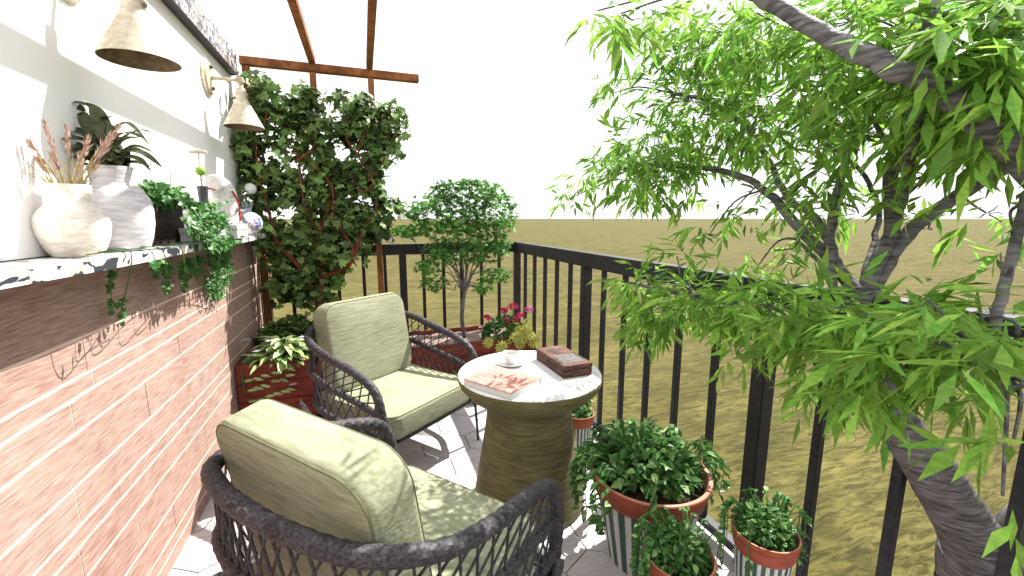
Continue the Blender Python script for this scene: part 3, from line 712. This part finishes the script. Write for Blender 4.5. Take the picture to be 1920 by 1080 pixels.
for (x, y) in ((902, 614), (925, 618), (940, 612), (930, 604)):
    c = at(x, y, Y=3.18) - GB
    wf = MB()
    for k in range(6): wf.blade(c, Vector((cos(k), sin(k * 1.05), .3)), Vector((0, -.5, 1)), .02, .011, .1, simple=True)
    wf.build('white_flower', M['white_petal'], gt)
m.build('leaves', M['potivy'], gt); s_.build('stem', M['ivy'], gt)
yt = thing('coleus', 'yellow and lime leaved plant with a big pale bloom beside the geranium', 'plant', (1.16, 3.16, .37)); YB = Vector((1.16, 3.16, .37))
m = MB(); s_ = MB()
for i in range(120):
    u = unit(); p = Vector((u.x * .09, u.y * .05, abs(u.z) * .12 + .01)); m.blade(p, u + Vector((0, -.4, 0)) + rv(.4), Vector((0, -.5, 1)), R.uniform(.04, .075), .03, .3)
for (x, y, L_) in ((985, 622, .07), (970, 632, .06), (1000, 640, .06), (975, 645, .05), (940, 650, .06), (915, 642, .05)):
    c = at(x, y, Y=3.08) - YB
    for k in range(12): m.blade(c, Vector((cos(k * .52), -.35, sin(k * .52))), Vector((0, -1, .3)), L_, L_ * .45, .2)
    stem_tube(s_, [(0, 0, 0), c * .6 + Vector((0, .02, 0)), c], .003, .002, 5, 3)
m.build('leaves', M['yellow'], yt); s_.build('stem', M['ivy'], yt)
# ground clover in front of the low planter
bush('clover_clump', 'low green clover spilling on the floor in front of the low red planter', 'plant', (.70, 3.00, .03), .38, .10, .20, 1500, .035, 'potivy', 'simple', .7, group=None, extra='potlight', lo=.5)

# ---------------------------------------------------------------- ivy pots
def ivy_pot(x, y, h, r, label, plabel, n, ls, dome, trail, full=True):
    t = thing('flower_pot', label, 'pot', (x, y, 0), 0, 'green and white striped pots with terracotta rims')
    rb = r * .62; hb = h - .17 * r - .022
    m = MB(); m.lathe([(.001, .001), (rb, .001), (rb * 1.02, .01), (r * .84, hb - .025), (r * .845, hb - .016)], n=132, rib=.018, capb=False, capt=False); m.build('pot_body', M['stripe'], t)
    m = MB(); m.lathe([(r * .83, hb - .02), (r * .88, hb - .026), (r * .91, hb - .02), (r * .985, h - .018), (r * 1.0, h - .004), (r * .985, h)], n=64, capb=False, capt=False)
    rim = m.build('rim', M['terracotta'], t)
    m = MB(); m.lathe([(r * .985, h), (r * .93, h - .001), (r * .90, h - .02), (r * .87, h - .05)], n=64, capb=False, capt=False); m.build('lip', M['terrac_in'], rim)
    m = MB(); m.lathe([(r * .885, h - .045), (r * .5, h - .035), (.001, h - .03)], n=40, capb=False, capt=False); m.build('soil', M['dsoil'], t)
    p_ = thing('potted_ivy', plabel, 'ivy', (x, y, h - .035), 0, 'leafy ivy plants in the striped pots')
    m = MB(); s_ = MB()
    def leaf(p, d, sc=1):
        s = ls * R.uniform(.65, 1.2) * sc; m.blade(p, d, Vector((0, 0, 1)) + rv(.8), s, s * .62, R.uniform(.05, .35), 1 if R.random() < .13 else 0)
    for i in range(n):
        u = unit(); q = R.random() ** .4
        if u.z < 0: u.z = -u.z * .4
        p = Vector((u.x * r * .86 * q + r * .06, u.y * r * .84 * q + r * .18, .02 + u.z * dome * q)); leaf(p, Vector((u.x, u.y, .2 * u.z)) + rv(.8))
    for i in range(trail):
        a = R.uniform(-.6, 3.4) if R.random() < .93 else R.uniform(0, 2 * pi); ln = R.uniform(.08, h * .8); q = []
        o_ = R.uniform(1.02, 1.22)
        for k in range(7):
            f = k / 6
            q.append(Vector((cos(a + f * .25) * r * (.6 + (o_ - .55) * min(1, f * 2.2)), sin(a + f * .25) * r * (.6 + (o_ - .55) * min(1, f * 2.2)), .05 + .10 * sin(min(1, f * 2.2) * pi / 2) * (1 - f) - ln * max(0, f - .35))))
        stem_tube(s_, q, .0022, .0012, 5, 3)
        for pnt in cr(q, 4)[6:]:
            if R.random() < .75: leaf(pnt, Vector((cos(a), sin(a), -.5)) + rv(.8), .9)
    for i in range(26):
        u = unit(); u.z = abs(u.z); stem_tube(s_, [(0, 0, 0), (u.x * r * .5, u.y * r * .5, u.z * dome * .6), (u.x * r * .9, u.y * r * .9, u.z * dome)], .003, .0015, 5, 3)
    m.build('leaves', [M['potivy'], M['potlight']], p_); s_.build('stem', M['ivy'], p_)
ivy_pot(1.015, 1.285, .378, .232, 'largest striped pot by the railing post with a wide terracotta rim', 'broad mound of ivy in the largest striped pot, spilling over its rim', 1500, .042, .16, 34)
ivy_pot(1.165, .89, .368, .098, 'small striped pot nearest the railing, right of the largest pot', 'small ivy in the striped pot nearest the railing', 900, .026, .085, 16)
ivy_pot(.865, .93, .335, .105, 'small striped pot cut off by the bottom edge, in front of the largest pot', 'small ivy in the striped pot at the bottom edge of the picture', 900, .026, .09, 18)
ivy_pot(1.09, 2.0, .28, .085, 'small striped pot half hidden behind the round table', 'sparse ivy in the pot half hidden behind the round table', 260, .028, .06, 7)

# ---------------------------------------------------------------- things on the counter
CZ = 1.2495
def vase(label, x, y, prof, mat, vs, cat='vase'):
    m = MB(); m.lathe([(a * vs[0], b_ * vs[1]) for a, b_ in prof], n=64, capb=False, capt=False); t = thing('vase', label, cat, (x, y, CZ), 0, 'round bodied ceramic vases on the counter')
    q = m.build('vase_body', M[mat], t); sub = None
    return t
_a = at(147, 480, Z=1.2495); _b = at(232, 470, Z=1.2495); V1 = (_a.x, _a.y); V2 = (_b.x, _b.y)
vase('small sandy white vase holding dried grass, in front of the taller vase', V1[0], V1[1], [(.001, .001), (.088, .001), (.098, .008), (.115, .03), (.135, .075), (.142, .11), (.136, .14), (.112, .165), (.09, .18), (.083, .19), (.083, .205), (.088, .246), (.087, .25), (.080, .25), (.076, .205), (.076, .18), (.12, .13), (.10, .03), (.001, .02)], 'vase', (.54, .76))
vase('tall mauve grey vase holding the leafy peace lily', V2[0], V2[1], [(.001, .001), (.105, .001), (.118, .01), (.135, .05), (.150, .11), (.152, .17), (.142, .215), (.115, .25), (.098, .265), (.094, .28), (.096, .315), (.098, .335), (.097, .34), (.089, .34), (.086, .28), (.088, .265), (.13, .2), (.12, .04), (.001, .02)], 'vaseg', (.58, .76))
# dried grass
dg = thing('dried_grass', 'bunch of dried pink tipped pampas grass in the small sandy vase', 'dried grass', (V1[0], V1[1], CZ + .03)); DB = Vector((V1[0], V1[1], CZ + .03))
s_ = MB(); pl = MB()
tips = [(55, 268, .42), (85, 232, .3), (125, 240, .28), (165, 262, .32), (205, 255, .3), (225, 235, .2), (100, 290, .3), (70, 300, .3), (150, 300, .2), (190, 290, .2)]
for (x, y, _) in tips:
    tp = at(x, y, Y=V1[1] + R.uniform(-.06, .06)) - DB; b0 = Vector((R.uniform(-.03, .03), R.uniform(-.03, .03), 0)); nk = Vector((tp.x * .22, tp.y * .22, .15))
    stem_tube(s_, [b0, nk, nk.lerp(tp, .55) + Vector((0, 0, .012)), tp], .0022, .0012, 5, 4)
    dr = (tp - nk).normalized(); ln = (tp - nk).length * .5
    for k in range(80):
        f = R.random(); p = tp - dr * ln * f; rad = .007 * sin(pi * min(1, f * .9 + .08))
        pl.blade(p + rv(1) * rad * .6, dr + rv(.35), unit(), .020, .003, .1, simple=True)
for i in range(46):
    a = R.uniform(0, 2 * pi); q = R.uniform(.02, .09); zt = R.uniform(.17, .25)
    stem_tube(s_, [(cos(a) * .02, sin(a) * .02, 0), (cos(a) * .03, sin(a) * .03, .15), (cos(a) * q, sin(a) * q, zt)], .0015, .0006, 4, 3)
s_.build('stem', M['straw'], dg); pl.build('plume', M['plume'], dg)
# peace lily
ly = thing('peace_lily', 'arching olive green leafy plant in the tall vase', 'plant', (V2[0], V2[1], CZ + .18)); LB = Vector((V2[0], V2[1], CZ + .18))
m = MB(); s_ = MB()
def bigleaf(pts, w):
    q = cr(pts, 7); n = len(q); vs = []
    for i, p in enumerate(q):
        f = i / (n - 1); t = (q[min(i + 1, n - 1)] - q[max(i - 1, 0)]).normalized(); sd = t.cross(Vector((0, 0, 1)) + Vector((.15, -.5, 0))); sd = sd.normalized() if sd.length > .01 else Vector((1, 0, 0))
        nn = sd.cross(t); ww = w * max(0, sin(pi * min(1, f ** .75))) ** .8 * (1 if f < .97 else .2)
        vs += [p - sd * ww + nn * ww * .35, p - sd * ww * .5 + nn * ww * .08, p, p + sd * ww * .5 + nn * ww * .08, p + sd * ww + nn * ww * .35]
    m.add(vs, [(i * 5 + j, i * 5 + j + 1, i * 5 + j + 6, i * 5 + j + 5) for i in range(n - 1) for j in range(4)])
ll = [((185, 300), (200, 260), (175, 205), (125, 190), .030), ((190, 300), (175, 262), (120, 240), (80, 245), .026), ((190, 300), (210, 255), (240, 232), (282, 275), .016),
      ((195, 300), (215, 262), (240, 250), (275, 262), .02), ((200, 302), (235, 285), (270, 290), (305, 315), .022), ((200, 304), (225, 295), (260, 300), (283, 322), .02),
      ((190, 300), (150, 275), (110, 268), (82, 280), .02), ((190, 300), (180, 250), (195, 225), (215, 218), .03), ((190, 300), (160, 268), (135, 260), (118, 262), .03),
      ((190, 300), (215, 275), (238, 262), (262, 258), .03), ((185, 300), (165, 285), (140, 285), (115, 305), .018), ((195, 300), (205, 270), (200, 240), (180, 232), .032),
      ((190, 300), (230, 262), (262, 245), (285, 250), .014), ((190, 300), (170, 250), (155, 215), (150, 195), .022)]
for (a, b_, c, d, w) in ll:
    yy = V2[1] + R.uniform(-.09, .05)
    A = LB + Vector((R.uniform(-.03, .03), R.uniform(-.03, .03), .06)); B_ = at(*b_, Y=(V2[1] + yy) / 2); C_ = at(*c, Y=yy); D_ = at(*d, Y=yy + R.uniform(-.04, .04))
    bigleaf([A.lerp(B_, .45) - LB, B_ - LB, C_ - LB, D_ - LB], w * .78); stem_tube(s_, [Vector((0, 0, -.1)), Vector((0, 0, .04)), A.lerp(B_, .5) - LB], .004, .003, 6, 4)
for i in range(26):
    a = R.uniform(0, 2 * pi); e = R.uniform(.05, .12); z = R.uniform(.08, .15)
    bigleaf([Vector((cos(a) * .03, sin(a) * .03, .06)), Vector((cos(a) * e * .5, sin(a) * e * .5, z)), Vector((cos(a) * e, sin(a) * e, z * .9))], R.uniform(.009, .016))
m.build('leaves', M['lily'], ly); s_.build('stem', M['lily'], ly)
# dark planter box with ivy
BX = Vector((-.80, 2.07, CZ))
t = thing('planter_box', 'dark brown rectangular planter box on the counter beneath the trailing ivy', 'planter', BX)
m = MB(); w, d, h = .075, .14, .16; k = .01
m.box((-w, -d, .0005), (w, -d + k, h), 0, .002); m.box((-w, d - k, .0005), (w, d, h), 0, .002); m.box((w - k, -d + k, .0005), (w, d - k, h), 0, .002); m.box((-w, -d + k, .0005), (-w + k, d - k, h), 0, .002); m.build('box_body', M['darkbox'], t, smooth=False)
m = MB(); m.box((-w + k, -d + k, .001), (w - k, d - k, h - .03)); m.build('soil', M['dsoil'], t, smooth=False)
iv = thing('trailing_ivy', 'glossy green ivy trailing from the counter down the red tiled wall', 'ivy', (BX.x, BX.y, CZ + .13)); IB = Vector((BX.x, BX.y, CZ + .13))
m = MB(); s_ = MB()
def ivyleaf(p, s): lobed(m, p, Vector((R.uniform(-.2, 1), R.uniform(-.8, .8), R.uniform(-1.2, .2))), Vector((.8, -.5, .8)) + rv(.5), s)
for i in range(520):
    u = unit(); q = R.random() ** .4; ivyleaf(Vector((u.x * .11 * q + .02, u.y * .24 * q + .03, abs(u.z) * .085 * q + .03)), R.uniform(.026, .044))
for (px, py0, py1, wpx, n) in ((405, 400, 560, 26, 520), (380, 380, 450, 34, 300), (345, 490, 545, 14, 60), (310, 490, 548, 16, 70), (425, 440, 535, 18, 140), (365, 480, 520, 20, 60), (205, 508, 590, 5, 26), (225, 560, 605, 12, 14), (290, 490, 520, 10, 20)):
    Xp = -.605 if px > 240 else -.655
    for i in range(n):
        f = R.random(); y = py0 + (py1 - py0) * f; x = px + R.gauss(0, wpx * .5) * (1 - .45 * f)
        zz = at(x, y, X=Xp).z; ivyleaf(at(x, y, X=(Xp if zz > 1.215 else max(-.745, Xp - .10 - (1.215 - zz) * .25)) + R.uniform(-.02, .02)) - IB, R.uniform(.020, .034) * (1 - .3 * f) * (.8 if n < 100 else 1))
    for j in range(4 if n > 100 else 1):
        a = at(px, py0, X=Xp) - IB; b_ = at(px + R.uniform(-8, 8), py1, X=-.74) - IB
        a0 = at(px, py0, X=Xp); a0.z = min(a0.z, CZ + .005); e0 = Vector((-.70, a0.y, CZ + .006)) - IB
        stem_tube(s_, [e0, Vector((-.615, a0.y, CZ + .008)) - IB, a0 - IB + Vector((.0, 0, -.03)), (a0 - IB).lerp(b_, .5), b_], .0018, .001, 5, 5)
m.build('leaves', M['ivy'], iv); s_.build('stem', M['ivy'], iv)
# white boxes
c = at(385, 455, Z=CZ)
for (x, y, w, d, h, rz, lab) in ((-.66, 2.22, .06, .10, .062, .05, 'white ridged card box behind the trailing ivy on the counter'), (-.655, 2.56, .065, .085, .07, -.04, 'white three layer card box under the painted ceramic jug')):
    t = thing('card_box', lab, 'box', (x, y, CZ), rz, 'white boxes on the counter'); m = MB()
    m.box((-w, -d, .0005), (w, d, h * .62), 0, .002); m.build('box_body', M['card'], t, smooth=False)
    m = MB(); m.box((-w - .002, -d - .002, h * .64), (w + .002, d + .002, h), 0, .002); m.build('lid', M['card'], t, smooth=False)
# tall corkscrew-like bottle stand
t = thing('bottle', 'slim dark bottle with a lime ball and brass T handle on the counter', 'bottle', (-.70, 2.40, CZ))
m = MB(); m.lathe([(.001, .001), (.034, .001), (.036, .01), (.036, .10), (.026, .13), (.019, .15), (.021, .235), (.023, .24), (.023, .25), (.001, .252)], n=32, capb=False, capt=False); m.build('bottle_body', M['bottle'], t)
m = MB(); m.lathe([(.005, .25), (.005, .28), (.009, .285), (.0045, .29), (.004, .40)], n=14); m.build('rod', M['brass'], t)
m = MB(); m.lathe([(.001, .296), (.012, .299), (.019, .308), (.0215, .318), (.019, .328), (.012, .337), (.001, .34)], n=24, capb=False, capt=False); m.build('ball', M['lime'], t)
m = MB(); m.tube([(-.035, 0, .402), (0, 0, .406), (.035, 0, .402)], [.008, .010, .008], 10); m.build('handle', M['brass'], t)
m = MB(); m.tube(cr([(.02, 0, .238), (.035, 0, .24), (.05, -.004, .232)], 5), .004, 8); m.build('spout', M['scarlet'], t)
# painted jug (curved neck) standing on the far card box
JB = Vector((-.66, 2.565, CZ + .0705))
t = thing('ceramic_jug', 'white painted ceramic jug with a curved hood and a scarlet line', 'jug', JB)
m = MB()
pth = cr([(0, .0, .0), (-.01, .0, .05), (-.005, 0, .105), (0.0, -.01, .155), (-.01, -.05, .195), (-.012, -.10, .20)], 8)
rd = [.055, .066, .066, .06, .05, .036]
rr = []
for i in range(len(pth)):
    f = i / (len(pth) - 1) * 5; k = min(int(f), 4); rr.append(rd[k] + (rd[k + 1] - rd[k]) * (f - k))
m.tube(pth, rr, 28); m.build('jug_body', M['jug'], t)
m = MB(); m.tube(cr([(.052, -.05, .165), (.060, -.022, .135), (.060, .012, .08), (.056, .03, .02)], 7), .0045, 8); m.build('painted_band', M['scarlet'], t)
m = MB(); m.tube(cr([(.045, .04, .06), (.06, .075, .015), (.055, .10, .02), (.045, .12, .07)], 6), .004, 8); m.build('handle', M['charline'], t)
m = MB(); m.lathe([(.001, 0), (.010, .001), (.013, .004)], (.0585, -.015, .075), 16, rot=Matrix.Rotation(pi / 2, 3, 'Y'), capb=False); m.build('painted_spot', M['charline'], t)
# squat patterned jar
m = MB(); m.lathe([(.001, .001), (.045, .001), (.06, .012), (.078, .04), (.083, .07), (.076, .10), (.055, .122), (.03, .13), (.028, .142), (.001, .143)], n=48, capb=False, capt=False)
t = thing('patterned_jar', 'squat rounded jar painted red and blue at the far end of the counter', 'jar', (-.685, 2.99, CZ)); t.scale = (1.28, 1.28, 1.1); m.build('jar_body', M['jar'], t)
m = MB(); m.lathe([(.001, .143), (.014, .145), (.014, .152), (.001, .155)], n=20, capb=False, capt=False); m.build('stopper', M['charline'], t)
# little blue pot with sprig and white ball
t = thing('small_pot', 'tiny pale blue pot behind the jug on the counter', 'pot', (-.735, 3.36, CZ)); m = MB()
m.lathe([(.001, .001), (.03, .001), (.034, .08), (.026, .16), (.04, .205), (.04, .21), (.034, .208), (.02, .16), (.001, .15)], n=28, capb=False, capt=False); m.build('pot_body', M['blue'], t)
t = thing('sprig', 'dark green sprig with one round white bloom in the tiny blue pot', 'plant', (-.735, 3.36, CZ + .18)); m = MB()
for i in range(150):
    u = unit(); m.blade(Vector((u.x * .05 - .015, u.y * .05, .06 + u.z * .05)), u + rv(.4), Vector((0, 0, 1)), .035, .012, .2, simple=True)
m.build('leaves', M['vineleaf'], t)
m = MB(); m.lathe([(.001, .06), (.02, .065), (.033, .08), (.038, .098), (.033, .116), (.02, .131), (.001, .136)], (.035, -.02, .02), n=24, capb=False, capt=False); m.build('bloom', M['china'], t)
m = MB(); stem_tube(m, [(0, 0, -.02), (.01, 0, .03), (.035, -.02, .085)], .004, .003, 6); m.build('stem', M['ivy'], t)

# ---------------------------------------------------------------- big maple on the right
def A(x, y, D): return at(x, y, D=D)
BT = A(1865, 1240, 1.45); BT = Vector((BT.x, BT.y, -.6))
bt = thing('maple_tree', 'large bright green maple with a forked grey trunk leaning over the railing', 'tree', BT)
def btp(m, nm, mat):
    o = m.build(nm, mat, bt); o.matrix_parent_inverse = Matrix.Translation(-BT); return o
tm = MB(); skel = []
def limb(pts, r0, r1, n=10, sub=6):
    P = [p if isinstance(p, Vector) else A(*p) for p in pts]; q = cr(P, sub); k = len(q)
    q2 = [p + rv(.0025) for p in q]; q2[0] = q[0]
    if r0 < .022: r0 *= 1.05; r1 *= 1.15
    tm.tube(q2, [r0 + (r1 - r0) * (i / (k - 1)) ** .8 for i in range(k)], n)
    for i, p in enumerate(q): skel.append(p)
F0 = (1825, 975, 1.20)
limb([BT, (1872, 1160, 1.25), (1870, 1090, 1.22), (1868, 1035, 1.2)], .16, .118, 18)
limb([(1858, 1090, 1.2), (1812, 990, 1.18), (1745, 880, 1.10), (1680, 790, 1.06), (1640, 700, 1.06), (1615, 620, 1.1), (1610, 545, 1.12)], .085, .017, 14)
limb([(1875, 1100, 1.2), (1915, 1025, 1.18), (1985, 950, 1.1), (2100, 800, .95), (2040, 480, .85), (1960, 345, .76)], .095, .024, 14)
limb([(1975, 360, .76), (1860, 248, .74), (1760, 170, .76), (1660, 122, .80), (1560, 72, .90), (1470, 20, 1.0), (1380, -30, 1.1)], .021, .014, 12)
limb([(1700, 340, 1.0), (1712, 240, .86), (1722, 170, .80), (1735, 90, .82), (1752, 0, .85)], .012, .010)
limb([(1915, 315, .9), (1890, 312, .95), (1800, 365, 1.05), (1720, 420, 1.12), (1670, 480, 1.15), (1625, 560, 1.14)], .010, .019)
limb([(1612, 560, 1.12), (1560, 490, 1.2), (1500, 430, 1.3), (1450, 370, 1.4), (1400, 335, 1.5), (1340, 318, 1.6), (1270, 312, 1.7), (1190, 310, 1.8)], .018, .007)
limb([(1605, 545, 1.12), (1570, 500, 1.16), (1552, 450, 1.2), (1520, 400, 1.28), (1480, 375, 1.35), (1440, 300, 1.45), (1400, 240, 1.55), (1330, 190, 1.7), (1260, 175, 1.8)], .015, .006)
limb([(1555, 455, 1.2), (1565, 380, 1.22), (1580, 320, 1.25), (1598, 250, 1.28), (1600, 170, 1.3), (1560, 90, 1.35), (1500, 40, 1.4)], .013, .006)
limb([(1612, 575, 1.12), (1640, 500, 1.14), (1672, 430, 1.15), (1668, 350, 1.15), (1680, 270, 1.1), (1710, 180, 1.05), (1730, 90, 1.0), (1750, 10, .95)], .019, .012)
limb([(1672, 430, 1.15), (1700, 340, 1.12), (1695, 260, 1.12), (1740, 200, 1.1)], .012, .008)
limb([(1600, 590, 1.12), (1565, 545, 1.13), (1558, 500, 1.15), (1556, 455, 1.2)], .010, .010)
limb([(1612, 560, 1.13), (1622, 510, 1.15), (1640, 450, 1.2), (1645, 380, 1.25), (1605, 310, 1.3), (1545, 270, 1.4)], .009, .005)
limb([(1470, 372, 1.36), (1510, 335, 1.36), (1560, 300, 1.3)], .009, .005)
limb([(1345, 318, 1.6), (1362, 280, 1.6), (1368, 240, 1.6)], .007, .004)
limb([(1545, 500, 1.2), (1500, 455, 1.3), (1498, 420, 1.3)], .006, .004)
limb([(1680, 295, 1.12), (1600, 170, 1.2), (1548, 150, 1.25), (1540, 90, 1.3)], .006, .004)
limb([(1825, 350, 1.0), (1835, 290, .98), (1840, 240, .95)], .007, .004)
limb([(1860, 640, .78), (1875, 560, .8), (1905, 450, .85), (1925, 360, .88)], .008, .008)
limb([(1640, 700, 1.06), (1560, 660, 1.1), (1500, 620, 1.2), (1400, 580, 1.4), (1280, 550, 1.6), (1180, 530, 1.8)], .014, .005)
limb([(1650, 730, 1.05), (1720, 680, .9), (1800, 660, .8), (1880, 700, .72)], .014, .007)
limb([(1660, 760, 1.05), (1560, 700, 1.05), (1530, 690, 1.05)], .009, .004)
crown = MB(); twm = tm
def spray(m, p, d, L_, ls):
    """short drooping twig tip with slender leaflets hanging off it"""
    d = d.normalized(); n = R.randint(4, 7); side = d.cross(Vector((0, 0, 1)) + rv(.3)); side = side.normalized() if side.length > 1e-3 else d.orthogonal().normalized()
    q = p.copy(); v = d.copy(); step = L_ / n; sg = 1
    for k in range(n):
        v = (v + Vector((0, 0, -.07))).normalized(); q = q + v * step; sg = -sg
        dd = v * .75 + side * sg * R.uniform(.35, .9) + Vector((0, 0, -R.uniform(0, .55))) + rv(.28)
        if k == n - 1: dd = v + Vector((0, 0, -.4))
        l = ls * R.uniform(.75, 1.15); m.blade(q, dd, Vector((0, 0, 1)) + rv(.8), l, l * R.uniform(.17, .27), .2, simple=True, fold=.2)
# x, y, rx, ry (photo pixels), distance, leaf clusters
BL = [(1500, 60, 130, 60, 1.35, 90), (1360, 60, 90, 50, 1.6, 70), (1600, 40, 90, 50, 1.2, 60), (1780, 150, 90, 80, .9, 60), (1900, 110, 50, 100, .78, 40), (1290, 90, 90, 50, 1.75, 90), (1400, 120, 110, 55, 1.6, 110), (1300, 190, 110, 50, 1.75, 120), (1420, 210, 120, 60, 1.5, 110), (1560, 140, 110, 70, 1.25, 100),
      (1230, 250, 60, 40, 1.85, 60), (1340, 260, 90, 40, 1.65, 90), (1180, 310, 70, 26, 1.85, 70), (1250, 290, 80, 36, 1.75, 90), (1220, 345, 60, 30, 1.8, 60), (1290, 340, 36, 30, 1.7, 30), (1110, 335, 30, 16, 1.95, 16), (1068, 372, 26, 14, 2.0, 12), (1160, 150, 22, 26, 1.8, 12), (1150, 175, 25, 14, 1.8, 10), (1145, 260, 22, 14, 1.9, 9),
      (1480, 270, 70, 40, 1.35, 50), (1530, 320, 60, 28, 1.3, 34), (1620, 250, 90, 55, 1.15, 60), (1700, 60, 120, 70, 1.0, 90), (1680, 170, 110, 70, 1.05, 85), (1830, 80, 100, 80, .85, 90), (1880, 180, 70, 70, .8, 60), (1800, 230, 80, 50, .95, 50), (1870, 30, 70, 50, .75, 36), (1560, 210, 80, 50, 1.3, 50),
      (1165, 25, 60, 28, 1.05, 16), (1120, 20, 25, 18, 1.05, 6), (1255, 20, 60, 16, 1.2, 12), (1420, 25, 80, 28, 1.3, 36),
      (1540, 350, 60, 30, 1.3, 26), (1420, 370, 36, 30, 1.45, 16), (1370, 400, 40, 20, 1.5, 14), (1500, 400, 60, 30, 1.35, 26), (1330, 440, 26, 20, 1.5, 8), (1610, 400, 60, 20, 1.2, 14), (1700, 360, 70, 14, 1.1, 12), (1740, 430, 60, 14, 1.1, 9), (1850, 400, 60, 26, 1.0, 16), (1900, 430, 40, 20, .95, 8), (1790, 300, 60, 26, .95, 10),
      (1450, 470, 60, 30, 1.4, 22), (1420, 500, 50, 20, 1.4, 16), (1270, 480, 24, 10, 1.5, 6),
      (1200, 535, 44, 22, 1.75, 44), (1240, 575, 60, 30, 1.65, 60), (1300, 555, 60, 34, 1.5, 54), (1370, 570, 60, 42, 1.35, 54), (1440, 575, 60, 46, 1.2, 50), (1195, 600, 24, 14, 1.75, 12), (1230, 620, 30, 16, 1.65, 12), (1500, 600, 70, 54, 1.05, 56), (1380, 660, 30, 24, 1.3, 10), (1580, 620, 70, 56, .95, 50), (1660, 600, 60, 44, .85, 30), (1700, 640, 80, 54, .8, 36), (1620, 700, 70, 40, .9, 30), (1530, 690, 36, 40, 1.0, 14), (1780, 680, 80, 46, .72, 28), (1740, 560, 60, 26, .72, 8), (1860, 590, 50, 40, .65, 9), (1840, 680, 70, 60, .66, 24), (1740, 740, 70, 36, .75, 22), (1880, 760, 40, 60, .62, 18), (1900, 860, 24, 40, .6, 8), (1640, 770, 30, 20, .85, 6), (1880, 960, 20, 30, .58, 2), (1880, 500, 40, 30, .8, 6), (1560, 760, 20, 10, .95, 3)]
skel_s = skel[::2]
for (x, y, rx, ry, D, n) in BL:
    if x > 1290 and 230 < y < 510: n *= .55
    if y > 720: n *= .28; ry *= .5; y -= 30
    if 1700 < x and 640 < y <= 720: n *= .72; y -= 38
    c = A(x, y, D); sc = D / FPX
    near = min(skel_s, key=lambda p: (p - c).length)
    hub = c
    if (near - c).length > .03: stem_tube(twm, [near, near.lerp(c, .5) + rv(.03) + Vector((0, 0, .02)), c], .0045, .002, 5, 5)
    nn = int(n * (.82 if y > 500 else .88 if x > 1580 and y < 250 else .66) + 1)
    for k in range(nn):
        u = unit() * R.uniform(.05, 1) ** .45
        p = A(x + u.x * rx, y + u.y * ry, D * (1 + .16 * u.z))
        if R.random() < .3:
            twm.tube([c.lerp(p, .15), c.lerp(p, .6) + rv(.008), p], [.0018, .0014, .0009], 4)
        out = (p - c); out = out.normalized() if out.length > 1e-4 else unit()
        spray(crown, p, out * .55 + Vector((R.uniform(-.9, .7), R.uniform(-.5, .5), R.uniform(-.65, .6))), R.uniform(.06, .105), R.uniform(.048, .088))
btp(tm, 'trunk', M['bark']); btp(crown, 'crown', M['mapleleaf'])
